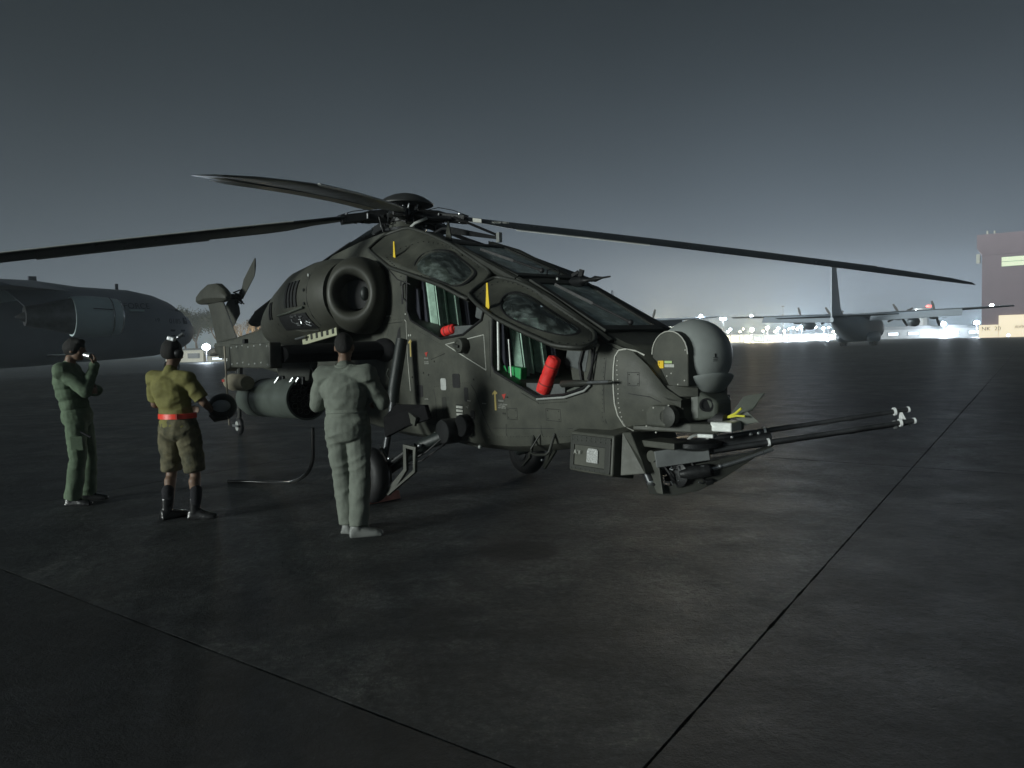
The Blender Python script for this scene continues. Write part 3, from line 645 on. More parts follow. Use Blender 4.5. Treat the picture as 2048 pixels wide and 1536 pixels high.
# port doors also raised, thin from here
for pts in ([(0.2, .40, 2.70), (1.42, .40, 2.22), (1.5, .72, 2.18), (0.25, .72, 2.62)], [(1.6, .40, 2.16), (2.55, .40, 1.68), (2.6, .60, 1.64), (1.7, .60, 2.08)]):
    MB().prism(pts, (0, 0, .035)).build('canopy_door', OLIVE_D, H, 0)

# ---- raised starboard doors
def door(out, win, name, extra=None):
    """plate with a window hole between two outlines of different count (triangulated ring)"""
    n = 48
    def resample(l):
        l = [Vector(p) for p in l]; seg = [(l[(i + 1) % len(l)] - l[i]).length for i in range(len(l))]; tot = sum(seg); res = []
        for k in range(n):
            d = tot * k / n; i = 0
            while d > seg[i]: d -= seg[i]; i += 1
            res.append(l[i].lerp(l[(i + 1) % len(l)], d / seg[i]))
        return res
    def smooth(l, it=2, keep=0.5):
        for _ in range(it): l = [l[i] * keep + (l[i - 1] + l[(i + 1) % len(l)]) * (1 - keep) / 2 for i in range(len(l))]
        return l
    o, w = smooth(resample(out), 1, .8), smooth(resample(win), 3)
    c = sum(w, Vector()) / n
    # align start by angle around the window centre in x-z
    def ang(p): return math.atan2(p.z - c.z, p.x - c.x)
    ref = ang(w[0]); k0 = min(range(n), key=lambda k: abs((ang(o[k]) - ref + math.pi) % (2 * math.pi) - math.pi)); o = o[k0:] + o[:k0]
    nrm = Vector((.10, .45, -.55)).normalized() * .035
    d = MB().ring(o, w, nrm).build(name, OLIVE, H, 25)
    MB().ring([p - Vector((0, .004, -.001)) for p in w], [p + (c - p).normalized() * .022 - Vector((0, .010, -.002)) for p in w], nrm * .5).build('window_seal', BLACK, d, 0)
    for p, q in ((w, .0),):
        g = MB(); cc = c + Vector((0, -.06, .03)); vs_ = [a + nrm * .5 for a in w] + [a.lerp(cc, .5) + Vector((0, -.035, .02)) for a in w] + [cc + Vector((0, -.02, .01))]
        g.add(vs_, [(i, (i + 1) % n, n + (i + 1) % n, n + i) for i in range(n)] + [(n + i, n + (i + 1) % n, 2 * n) for i in range(n)])
        g.build('window_pane', GLASS, d, 180)
    # rivets along the lower edge
    rv = MB()
    for k in range(n):
        a = o[k].lerp(w[k], .28); rv.ell(a - nrm.normalized() * .002, .0065, 6, 4)
    rv.build('rivets', BLACK, d)['kind'] = 'stuff'
    MB().tube([p - nrm * .1 for p in o] + [o[0] - nrm * .1], .019, 7).build('door_edge', OLIVE_D, d, 60)
    return d
RD_OUT = [(-0.36, -0.8, 2.63), (0.19, -0.85, 2.38), (0.53, -0.85, 2.29), (1.11, -0.85, 2.13), (1.5, -0.82, 1.97), (1.4, -0.6, 2.11), (1.34, -0.42, 2.24), (0.7, -0.42, 2.57), (0.29, -0.42, 2.73), (-0.11, -0.45, 2.86), (-0.43, -0.55, 2.81)]
RD_WIN = [(0.59, -0.82, 2.28), (0.48, -0.75, 2.39), (0.40, -0.62, 2.5), (0.47, -0.55, 2.55), (0.72, -0.47, 2.53), (1.00, -0.47, 2.38), (1.24, -0.5, 2.25), (1.30, -0.68, 2.14), (1.27, -0.77, 2.09), (1.04, -0.82, 2.18)]
FD_OUT = [(1.48, -0.8, 2.02), (1.39, -0.6, 2.12), (1.4, -0.42, 2.2), (1.7, -0.42, 2.13), (1.94, -0.42, 2.04), (2.2, -0.42, 1.89), (2.66, -0.42, 1.65), (2.84, -0.6, 1.57), (2.86, -0.75, 1.53), (2.66, -0.85, 1.55), (2.31, -0.85, 1.66), (1.91, -0.85, 1.8), (1.68, -0.85, 1.92)]
FD_WIN = [(2.02, -0.8, 1.8), (1.87, -0.75, 1.87), (1.73, -0.65, 1.96), (1.69, -0.55, 2.03), (1.77, -0.5, 2.05), (1.98, -0.48, 1.98), (2.2, -0.48, 1.86), (2.62, -0.5, 1.67), (2.68, -0.62, 1.63), (2.63, -0.7, 1.62), (2.47, -0.77, 1.66), (2.22, -0.8, 1.73)]
rd = door(RD_OUT, RD_WIN, 'canopy_door'); fd = door(FD_OUT, FD_WIN, 'canopy_door')
for d, p in ((rd, Vector((.13, -.76, 2.66))), (fd, Vector((1.78, -.815, 2.10)))):
    MB().loft([[p + Vector((-.01 - w_, -.002, -z)), p + Vector((.01 + w_, -.002, -z)), p + Vector((.01 + w_, .006, -z)), p + Vector((-.01 - w_, .006, -z))] for z, w_ in ((0, .0), (.10, .006), (.2, .016), (.225, .01))]).build('yellow_strap', YELS, d, 0)
MB().tube([(-.32, -.78, 2.60), (.1, -.84, 2.40), (.35, -.86, 2.25), (.50, -.80, 2.19)], .006, 6).build('gas_strut', BLACK, rd)
MB().tube([(-.08, -.50, 2.06), (-.11, -.535, 2.10), (-.11, -.535, 2.24), (-.08, -.50, 2.28)], .012, 6).build('grab_handle', BLACK, H)
# ---- cockpit interiors
def seat(x, z, name='pilot_seat'):
    s = MB().box((x - .04, 0, z + .32), (.08, .46, .86), (0, -.16, 0)); s.box((x + .22, 0, z - .12), (.48, .44, .10), (0, -.08, 0)); s.box((x - .02, .245, z + .15), (.34, .02, .62), (0, -.16, 0))
    s = s.build(name, BLUEB, H, 0, .01)
    for k in range(3):
        y = -.14 + k * .125
        MB().loft([[Vector((x + .02 + .16 * -(zz - z) + dx, y + dy, zz)) for dx, dy in ((-.02, -.060), (.055, -.052), (.10, 0), (.055, .052), (0, .060), (-.03, 0))] for zz in [z - .02 + .72 * i / 8 for i in range(9)]]).build('back_cushion', GREENF, s, 40)
    MB().box((x + .24, 0, z - .045), (.42, .40, .07), (0, -.08, 0)).build('seat_cushion', GREENF, s, 0, .02)
    MB().box((x - .10, 0, z + .76), (.09, .24, .14), (0, -.16, 0)).build('headrest', BLUEB, s, 0, .02)
    for yy in (-.12, .12): MB().box((x + .10 , yy, z + .30), (.015, .045, .6), (0, -.16, 0)).build('harness_strap', GREENF, s, 0)
    return s
s1 = seat(.02, 1.66); s2 = seat(1.45, 1.12)
for s_ in (s1, s2): s_.location.y = -.10
MB().box((1.52, -.33, 1.30), (.26, .08, .14), (0, .1, 0)).build('map_pocket', GREENB, H, 0, .01)
for (x, z, a) in ((.02, 1.95, .1), (1.50, 1.58, .05)):
    MB().prism([(x - .12, -.40, z + .28), (x - .05, -.40, z + .24), (x - .02, -.38, z - .28), (x - .08, -.38, z - .18), (x - .14, -.40, z)], (0, .03, 0)).build('armour_panel', BLUEB, H, 0, .01)
MB().tube([(1.46, -.46, 1.88), (1.455, -.465, 1.34)], .013, 8).build('door_post', ALU, H)
MB().tube([(1.53, -.40, 1.62), (1.57, -.41, 1.24)], .007, 8).build('seat_rail', ALU, H)
for (x, z) in ((1.05, 1.98), (2.34, 1.52)):
    dsh = MB().box((x, 0, z), (.26, .62, .34), (0, .25, 0)); dsh.box((x - .06, 0, z + .19), (.34, .5, .04), (0, .3, 0)); dsh = dsh.build('instrument_panel', COCK, H, 0, .015)
    for k in (-1, 1): MB().box((x - .15, k * .15, z + .05), (.01, .18, .14), (0, .25, 0)).build('display', BLACK, dsh, 0)
    MB().box((x - .06, -.02, z + .28), (.12, .13, .12), (0, .2, 0)).build('sight_unit', OLIVE_L, dsh, 0, .012)
for (x, z) in ((.78, 1.72), (2.05, 1.18)):
    m = MB().box((x, -.36, z), (.5, .13, .10)); m.box((x, .33, z + .05), (.5, .12, .2)); m.tube([(x + .1, -.05, z - .1), (x + .08, -.05, z + .16), (x + .05, -.05, z + .25)], [.018, .015, .026], 8); m.build('side_console', COCK, H, 0)
# grey inner wall seen through the rear half of each opening, with its cable
MB().prism([(.98, -.30, 1.70), (1.32, -.30, 1.84), (1.32, -.30, 2.16), (1.10, -.30, 2.22), (.95, -.30, 1.95)], (0, .02, 0)).build('inner_wall', OLIVE, H, 0, .005)
MB().tube([(1.0, -.31, 1.76), (1.2, -.33, 1.80), (1.3, -.34, 1.92), (1.31, -.34, 2.12)], .008, 6).build('cable', BLACK, H)
MB().prism([(2.28, -.30, 1.17), (2.60, -.30, 1.24), (2.66, -.30, 1.56), (2.42, -.30, 1.64), (2.22, -.30, 1.45)], (0, .02, 0)).build('inner_wall', OLIVE, H, 0, .005)
MB().tube([(2.40, -.32, 1.20), (2.38, -.33, 1.40), (2.46, -.33, 1.60)], .012, 6).build('cable', BLACK, H)
MB().tube([(2.62, -.42, 1.28), (2.66, -.46, 1.55)], .010, 6).build('gas_strut', BLACK, H); MB().tube([(2.70, -.44, 1.50), (2.60, -.45, 1.28)], .010, 6).build('gas_strut', BLACK, H)
# pale ledge in the front corner of the front opening
MB().prism([(2.36, -.30, 1.17), (2.64, -.30, 1.26), (2.64, -.478, 1.25), (2.38, -.478, 1.165)], (0, 0, .02)).build('sill_ledge', OLIVE_L, H, 0)

# ---- nose: seam bands, rivets, turret
def bead(pts, r, name, mat, par=H, n=6): return MB().tube(pts, r, n).build(name, mat, par, 60)
bead([skin(x, z, .001) for x, z in ((3.10, 1.465), (3.03, 1.50), (2.97, 1.515), (2.925, 1.505), (2.905, 1.46), (2.89, 1.38), (2.885, 1.30), (2.883, 1.2), (2.885, 1.1), (2.90, 1.01), (2.93, .93), (2.96, .885))], .008, 'seam_sealant', SEAL)
bead([skin(x, z, .0) for x, z in ((2.77, 1.56), (2.82, 1.545), (2.92, 1.51))], .004, 'panel_line', BLACK)
rv = MB()
for k in range(14): rv.ell(skin(2.925 + .004 * math.sin(k), .96 + k * .036, .001), .006, 6, 4)
rv.build('rivets', SEAL, H)['kind'] = 'stuff'
rv = MB()
for a, b_ in (((2.01, 1.085), (1.62, 1.235)), ((2.01, 1.065), (1.80, 1.14)), ((2.01, 1.085), (2.36, 1.115)), ((2.36, 1.115), (2.62, 1.185)), ((2.01, 1.06), (2.36, 1.09))):
    for k in range(16): rv.ell(skin(a[0] + (b_[0] - a[0]) * k / 15, a[1] + (b_[1] - a[1]) * k / 15, 0), .0048, 6, 4)
rv.build('rivets', OLIVE_D, H)['kind'] = 'stuff'
# neck behind the turret and side cheek
neck = MB().lathe((3.10, 0, 1.36), (1, 0, 0), [(-.12, .16), (-.05, .24), (.1, .25), (.25, .2)], 28).build('turret_neck', OLIVE, H, 50)
mnt = MB().loft([[Vector((x, y, z)) for y, z in ((-w_, 1.16), (-w_, 1.24), (0, 1.30), (w_, 1.24), (w_, 1.16), (0, 1.12))] for x, w_ in ((2.95, .40), (3.2, .36), (3.36, .28), (3.46, .18))]).build('turret_deck', OLIVE, H, 30)
turret = empty('sight_turret'); turret.parent = H
MB().ell((3.30, 0, 1.45), .277, 48, 28).build('ball', BALLM, turret, 180)
ck = []
for k in range(13):
    a = math.pi * k / 12; ck.append((3.295 + .165 * math.cos(a), -.255, 1.47 + .155 * math.sin(a) * 1.1))
ck += [(3.13, -.255, 1.235), (3.46, -.255, 1.235)]
chk = MB().prism([(x, y - .035, z) for x, y, z in ck], (0, .12, 0)).build('turret_cheek', OLIVE, turret, 30, .008)
bead([(x, -.292, z) for x, y, z in ck[12::-1]], .005, 'cheek_edge', SEAL, turret)
rv = MB()
for x, z in ((3.15, 1.255), (3.23, 1.25), (3.37, 1.25), (3.43, 1.28), (3.27, 1.31), (3.31, 1.33), (3.17, 1.34), (3.44, 1.5)): rv.ell((x, -.292, z), .006, 6, 5)
rv.build('screws', SEAL, turret)['kind'] = 'stuff'
MB().box((3.155 + .06, -.294, 1.395), (.052, .006, .056)).build('yellow_label', paint('label yellow', (.85, .55, .02), .5, vary=.05, bump=0), turret, 0)
MB().box((3.285, -.2935, 1.413), (.07, .005, .018)).build('green_label', paint('label green', (.45, .6, .25), .5, bump=0), turret, 0)
MB().box((3.295, -.2935, 1.386), (.09, .005, .022)).build('white_label', WHITEP, turret, 0)
tm = Matrix.Translation((3.196, -.2975, 1.385)) @ Matrix.Rotation(R(90), 4, 'X'); text('!', .045, BLACK, parent=turret, mw=tm, depth=.0005)
for dx, dz in ((.02, .0), (.055, .0), (.04, -.06), (.04, -.1), (.035, -.14)):
    v = Vector((.86 + dx, -.35, .02 + dz)); v.normalize(); q = v.to_track_quat('Y', 'Z').to_matrix()
    MB().box(Vector((3.30, 0, 1.45)) + v * .2775, (.006 if dz == 0 else .034, .003, .026 if dz == 0 else .004), q).build('ball_slot', BLACK, turret, 0)
# collar arc under the ball and the lower sensor with its round window
MB().lathe((3.345, -.015, 1.10), (-.30, .08, 1), [(.02, .13), (.05, .19), (.085, .235), (.118, .268), (.14, .285), (.15, .287), (.15, .275), (.11, .25)], 44).build('collar_bowl', BALLM, turret, 60)
ls = MB().loft([[Vector((x, y, z)) for y, z in ((-w_, zb), (-w_ * 1.0, zt), (w_, zt), (w_, zb))] for x, w_, zb, zt in ((3.25, .22, .96, 1.22), (3.45, .17, .98, 1.20), (3.56, .09, 1.0, 1.12))]).build('lower_sensor', OLIVE_L, turret, 20, .02, 3)
MB().lathe((3.50, -.135, 1.095), (.75, -.6, .1), [(-.03, .05), (.012, .05), (.012, .038), (.004, .036)], 20).build('sensor_window', BLACK, turret)
# lower nose tray, side blister, pale front bracket
tray = MB().loft([rsec_ for rsec_ in [[Vector((x, y, z)) for y, z in ((-w_, .895), (-w_, .965), (w_, .965), (w_, .895))] for x, w_ in ((3.0, .38), (3.45, .26), (3.62, .16))]]).build('nose_tray', OLIVE, H, 0, .012)
MB().box((3.62, -.07, .945), (.16, .20, .07), (0, 0, .25)).build('front_bracket', ALU, H, 0, .008)
MB().box((3.52, -.16, .875), (.12, .08, .03), (0, 0, .3)).build('front_bracket', ALU, H, 0, .006)
MB().box((3.24, -.375, 1.02), (.20, .05, .165)).build('side_blister', OLIVE, H, 0, .02, 3)
MB().lathe((3.335, -.40, 1.02), (0, 1, 0), [(0, .05), (.01, .08), (.06, .083)], 24).build('side_blister', OLIVE_D, H)
rv = MB()
for x, z in ((3.16, .94), (3.16, 1.12), (3.30, .95), (3.23, 1.08), (3.33, .98), (3.25, .90), (3.35, 1.10), (3.13, 1.06)): rv.ell((x, -.402 + .25 * max(0, x - 3.25), z), .007, 6, 5)
rv.build('screws', SEAL, H)['kind'] = 'stuff'
# radar warning blades at the chin, leaf shaped
for k, (dz, dy, ln) in enumerate(((.16, .04, .27), (-.045, -.03, .26))):
    o = Vector((3.60, .02, 1.02)); tip = o + Vector((.22, dy + .05, dz)); up = Vector((-.02, -.02, .055)) if k == 0 else Vector((.02, 0, .05))
    MB().prism([o, o.lerp(tip, .5) + up, tip, o.lerp(tip, .5) - up], (0, .012, 0)).build('chin_fin', OLIVE_L, H, 0, .003)
bead([(3.60, -.03, 1.0), (3.68, -.04, 1.035), (3.73, -.04, 1.075)], .009, 'yellow_tie', paint('tie yellow', (.75, .72, .08), .6, bump=0)); bead([(3.60, -.03, 1.0), (3.69, -.04, 1.02), (3.76, -.04, 1.02)], .008, 'yellow_tie', bpy.data.materials['tie yellow'])
MB().lathe((3.55, -.05, .98), (1, 0, 0), [(-.06, .06), (0, .065), (.06, .05)], 16).build('fin_mount', BLACK, H)
# pitot boom on the starboard cheek
MB().lathe((2.30, -.475, 1.235), (1, -.10, .06), [(0, .010), (.03, .03), (.25, .028), (.36, .017), (.37, .013), (.64, .0115), (.66, .004)], 12).build('pitot_boom', OLIVE_D, H)
MB().lathe((2.655, -.512, 1.257), (1, -.10, .06), [(0, .0135), (.26, .0125)], 12).build('pitot_tip', STEEL, H)
# under nose box with framed lid, mesh panel and wedge fairing
bx = MB().loft([[Vector((x, y, z)) for y, z in ((-.30, .50), (-.55, .55), (-.52, .86), (-.30, .90))] for x in (2.46, 2.94)]).build('side_pod', OLIVE, H, 0, .015)
def on_pod(x, z): return Vector((x, -.55 + (z - .55) * .097, z))
fr = MB().ring([on_pod(2.48, .565) - Vector((0, .012, 0)), on_pod(2.92, .565) - Vector((0, .012, 0)), on_pod(2.92, .84) - Vector((0, .012, 0)), on_pod(2.48, .84) - Vector((0, .012, 0))],
               [on_pod(2.52, .60) - Vector((0, .012, 0)), on_pod(2.86, .60) - Vector((0, .012, 0)), on_pod(2.86, .76) - Vector((0, .012, 0)), on_pod(2.52, .76) - Vector((0, .012, 0))], (0, .02, 0)).build('lid_frame', OLIVE_D, bx, 0, .004)
MB().prism([on_pod(2.67, .635) - Vector((0, .013, 0)), on_pod(2.79, .635) - Vector((0, .013, 0)), on_pod(2.79, .73) - Vector((0, .013, 0)), on_pod(2.775, .745) - Vector((0, .013, 0)), on_pod(2.685, .745) - Vector((0, .013, 0)), on_pod(2.67, .72) - Vector((0, .013, 0))], (0, .014, 0)).build('mesh_panel', paint('woven mesh', (.42, .43, .42), .5, vary=.9, scale=160, bump=.1, bscale=240), bx, 0)
rv = MB()
for k in range(9):
    for z in (.575, .80, .825): rv.ell(on_pod(2.50 + k * .052, z) - Vector((0, .014, 0)), .006, 6, 4)
rv.build('rivets', OLIVE_L, bx)['kind'] = 'stuff'
MB().prism([(2.95, -.44, .88), (2.95, -.47, .55), (3.14, -.40, .58), (3.10, -.38, .66), (3.00, -.40, .88)], (0, .5, 0)).build('ammo_chute_fairing', OLIVE, H, 0, .006)
text('A V', .05, WHITEP, parent=bx, mw=Matrix.Translation((2.535, -.562, .69)) @ Matrix.Rotation(R(90), 4, 'X'), depth=.001)
# boarding step handle
for dy in (0,): bead([(1.90, -.43, .80), (1.93, -.50, .625), (2.00, -.505, .618), (2.13, -.505, .632), (2.17, -.50, .66), (2.18, -.44, .81)], .013, 'boarding_step', OLIVE_D)
bead([(2.00, -.44, .80), (1.93, -.5, .66)], .008, 'step_brace', OLIVE_D)

# ---- nose gun, turned to port and slightly up
gun = empty('nose_gun'); gun.parent = H
G0 = Vector((3.12, -.22, .70)); G1 = Vector((4.39, 1.10, .955)); gd = (G1 - G0).normalized(); gs = gd.cross(Vector((0, 0, 1))).normalized(); gu = gs.cross(gd)
q = Matrix((gd, -gs, gu)).transposed()
def gp(a, b_=0, c=0): return G0 + gd * a + gs * b_ + gu * c
MB().box(gp(.16, .10, -.015), (.40, .03, .125), q).build('side_plate', paint('gun plate', (.15, .16, .16), .45, bump=.02), gun, 0, .006)
MB().box(gp(.16, -.05, -.06), (.40, .13, .20), q).build('receiver', DARKM, gun, 0, .01)
MB().lathe(gp(.34), gd, [(0, .03), (.0, .058), (.12, .055), (.14, .046), (.42, .044), (.44, .052), (.50, .052), (.50, .03)], 24).build('barrel_sleeve', GUNM, gun)
L_ = (G1 - G0).length
for k in range(3):
    a = R(90 + 120 * k) + .25; off = (math.cos(a) * .062, math.sin(a) * .062)
    b_ = MB().lathe(gp(.40, off[0], off[1]), gd, [(0, .02), (.6, .022), (.62, .019), (1.02, .019), (1.03, .022), (1.06, .022), (1.07, .0185), (L_ - .40, .0180), (L_ - .40, .008)], 14).build('barrel', GUNM, gun)
    MB().lathe(gp(L_ + .002, off[0], off[1]), gd, [(0, .009), (0, .022), (.012, .022), (.012, .009)], 16).build('muzzle_ring', TIP, b_)
    for t_ in (.80, L_ - .10):
        MB().lathe(gp(t_, off[0], off[1]), gd, [(0, .02), (0, .030), (.016, .030), (.016, .02)], 14).build('clamp_ring', TIP, b_)
for t_ in (.80, L_ - .06):
    ps = [gp(t_, math.cos(R(90 + 120 * k) + .25) * .062, math.sin(R(90 + 120 * k) + .25) * .062) for k in range(3)]
    MB().prism(ps, gd * .018).build('barrel_clamp', TIP, gun, 0)
MB().tube([gp(.30, .08, -.16), gp(.55, .06, -.13), gp(.84, .02, -.08)], .016, 8).build('support_rod', STEEL, gun)
# curved skid tray under the receiver
tr = MB()
pro = [(-.12, -.28, -.16), (.05, -.315, -.24), (.25, -.30, -.10), (.45, -.235, -.09), (.68, -.13, -.085), (.86, -.055, -.045)]
tr.loft([[gp(a, w_, lo), gp(a, w_, hi), gp(a, -w_, hi), gp(a, -w_, lo)] for (a, lo, hi), w_ in zip(pro, (.05, .07, .08, .06, .045, .01))]).build('gun_skid', OLIVE_D, gun, 30, .004)
MB().ell(gp(.43, .075, -.14), .018, 10, 8).build('bolt_head', STEEL, gun)
# turntable, feed drum, arms and hydraulic rams
MB().lathe((3.28, 0, .74), (0, 0, 1), [(0, .16), (.03, .22), (.06, .22), (.08, .14)], 28).build('turntable', DARKM, gun)
MB().box((3.14, -.20, .79), (.40, .22, .05)).build('mount_beam', OLIVE, gun, 0, .008)
for a, b_, r in (((2.98, -.30, .72), (3.10, -.30, .50), .035), ((3.00, -.22, .74), (3.16, -.22, .62), .032)):
    MB().tube([a, b_], [r, r], 12).build('hydraulic_ram', GUNM, gun); MB().ell(b_, r * .9, 10, 8).build('ram_end', STEEL, gun)
MB().ell((2.96, -.31, .735), .022, 10, 8).build('bolt_head', STEEL, gun)
MB().lathe((3.13, -.32, .70), (0, 1, 0), [(0, .03), (0, .045), (.1, .045)], 18).build('pivot_boss', OLIVE, gun)
MB().prism([(3.16, -.30, .74), (3.10, -.30, .66), (3.10, -.30, .52), (3.16, -.30, .42), (3.22, -.30, .42), (3.19, -.30, .60)], (0, .03, 0)).build('cradle_arm', OLIVE, gun, 0, .006)
rr = random.Random(3); m = MB()
m.lathe((3.26, -.20, .56), (0, 1, 0), [(0, .05), (.02, .10), (.2, .11), (.22, .05)], 20)
m.lathe((3.36, -.12, .58), gd, [(-.1, .03), (-.05, .052), (.12, .05), (.14, .03)], 16)
for k in range(34):
    p = gp(rr.uniform(-.08, .40), rr.uniform(-.05, .09), rr.uniform(-.26, -.06)); s = rr.uniform(.012, .042)
    m.box(p, (s * 1.5, s, s), q @ Euler((rr.random(), 0, rr.random() * .5)).to_matrix())
m.build('feed_mechanism', DARKM, gun, 30, .003)
m = MB()
for k in range(9):
    p = gp(rr.uniform(.02, .33), .085, rr.uniform(-.25, -.08)); e = p + Vector((rr.uniform(-.04, .04), -.03, rr.uniform(-.07, .03))); m.tube([p, p.lerp(e, .5) + Vector((0, -.03, .01)), e], .0055, 6)
m.build('feed_hoses', STEEL, gun)
for k in range(3): MB().tube([gp(.02 + k * .1, .08, -.08), gp(.05 + k * .1, .11, -.14), gp(.1 + k * .1, .08, -.24)], .009, 6).build('hose', BLACK, gun)
bead([gp(.30 + .09 * math.cos(R(a)), .02, .035 + .075 * math.sin(R(a))) for a in range(0, 185, 15)], .011, 'ammo_guide', ALU, gun)
for a, b_ in ((.56, .03), (.70, .035), (.76, .03)): MB().ell(gp(a, -.0, .052), .016, 8, 6).build('clip', STEEL, gun)

# ---- gear: main wheels, trailing arms, struts
def main_gear(s):
    g = empty('landing_gear'); g.parent = H
    X, Y = (.10, 1.10 * s) if s < 0 else (-.02, 1.06)
    MB().lathe((X, Y - .10, .285), (0, 1, 0), [(0, .16), (.005, .22), (.03, .265), (.07, .283), (.13, .283), (.17, .265), (.195, .22), (.2, .16)], 40).build('tyre', BLACK, g, 60)
    hb = MB().lathe((X, Y - .105, .285), (0, 1, 0), [(0, .05), (0, .10), (.02, .12), (.03, .165), (.18, .165), (.19, .12), (.21, .1), (.21, .05)], 28).build('hub', GUNM, g)
    for k in range(8):
        a = k * math.pi / 4; MB().ell((X + .085 * math.cos(a), Y + s * .105, .285 + .085 * math.sin(a)), .012, 6, 5).build('wheel_bolt', STEEL, hb)
    MB().lathe((X, Y, .285), (0, s, 0), [(.10, .045), (.125, .045), (.13, .03)], 16).build('hub_cap', ALU, hb)
    # trailing arm from the sponson pivot down and back to the axle
    MB().tube([(.80, s * .56, .72), (.55, s * .74, .60), (.25, s * .90, .38), (X, s * .93, .29)], [.075, .065, .055, .05], 14).build('trailing_arm', GEARM, g)
    MB().cyl((X, s * .92, .285), (X, Y, .285), .045, 14).build('axle', GUNM, g)
    MB().tube([(.02, s * .64, 1.66), (.03, s * .76, 1.15), (.03, s * .78, 1.0)], .062, 16).build('strut_cylinder', GEARM, g)
    MB().tube([(.03, s * .775, 1.02), (.06, s * .93, .36)], .036, 14).build('strut_piston', GUNM, g)
    MB().lathe((.80, s * .50, .74), (0, s, 0), [(0, .10), (.02, .125), (.16, .125), (.18, .115), (.185, .05)], 24).build('pivot_housing', DARKM, g)
    MB().lathe((.96, s * .48, .80), (0, s, 0), [(0, .08), (.02, .11), (.08, .11), (.095, .10), (.1, .05)], 24).build('pivot_housing', DARKM, g)
    MB().prism([(.12, s * .95, .86), (.30, s * .90, 1.00), (.62, s * .76, 1.00), (.66, s * .74, .86), (.42, s * .86, .78), (.16, s * .96, .66)], (0, s * -.05, 0)).build('gear_door', MATTE, g, 0, .008)
    MB().box((.48, s * .82, .86), (.16, .03, .09), (0, .35, 0)).build('shim_plate', OLIVE, g, 0, .005)
    lk = MB().ring([(.50, s * .95, .62), (.66, s * .90, .60), (.68, s * .93, .36), (.34, s * 1.05, .10), (.30, s * 1.06, .13), (.53, s * .97, .38)], [(.545, s * .945, .585), (.63, s * .915, .57), (.645, s * .93, .38), (.42, s * 1.02, .18), (.46, s * 1.0, .22), (.57, s * .96, .37)], (0, s * -.03, 0))
    lk.build('tow_bracket', OLIVE, g, 0, .003)
    MB().lathe((X, Y - s * .10, .285), (0, -s, 0), [(0, .11), (.012, .115), (.02, .09), (.022, .03)], 24).build('brake_disc', GUNM, g); MB().lathe((X, Y - s * .12, .285), (0, -s, 0), [(0, .03), (.012, .036), (.014, .018)], 16).build('hub_ring', STEEL, g)
    MB().tube([(X - .16, Y - s * .14, .40), (X - .02, Y - s * .14, .55), (X + .18, Y - s * .12, .42), (X + .20, Y - s * .12, .24), (X + .06, Y - s * .12, .12)], .012, 8).build('wheel_fork', OLIVE, g)
    MB().tube([(.56, s * .84, .60), (.34, s * .96, .44), (.20, s * 1.02, .36)], .03, 10).build('torque_link', DARKM, g)
    m = MB(); r2 = random.Random(5 + s)
    for k in range(5):
        a = Vector((.72 + r2.uniform(-.15, .1), s * (.60 + r2.uniform(-.04, .05)), .62 + r2.uniform(-.05, .12))); b_ = a + Vector((-.3 + r2.uniform(-.1, .1), s * .22, -.2 + r2.uniform(-.05, .05))); m.tube([a, a.lerp(b_, .5) + Vector((0, s * .05, -.05)), b_], .009, 6)
    m.build('brake_lines', BLACK, g)
    MB().ell((.60, s * .82, .60), .022, 8, 6).build('fitting', STEEL, g); MB().ell((.34, s * 1.02, .47), .016, 8, 6).build('fitting', STEEL, g); MB().ell((.27, s * 1.05, .20), .016, 8, 6).build('fitting', STEEL, g)
    return g
main_gear(-1); main_gear(1)
MB().tube([(-7.1, 0, 1.42), (-7.2, 0, .9), (-7.28, 0, .28)], [.06, .05, .035], 10).build('tail_strut', OLIVE_D, H)
tw = MB().lathe((-7.3, -.05, .165), (0, 1, 0), [(0, .08), (.0, .13), (.03, .165), (.07, .165), (.1, .13), (.1, .08)], 24).build('tail_wheel', BLACK, H, 60)
MB().lathe((-7.3, -.055, .165), (0, 1, 0), [(0, .02), (0, .09), (.01, .095), (.1, .095), (.11, .02)], 20).build('hub', ALU, tw)
MB().box((-7.3, -.08, .17), (.30, .02, .04)).build('fork', STEEL, tw, 0)

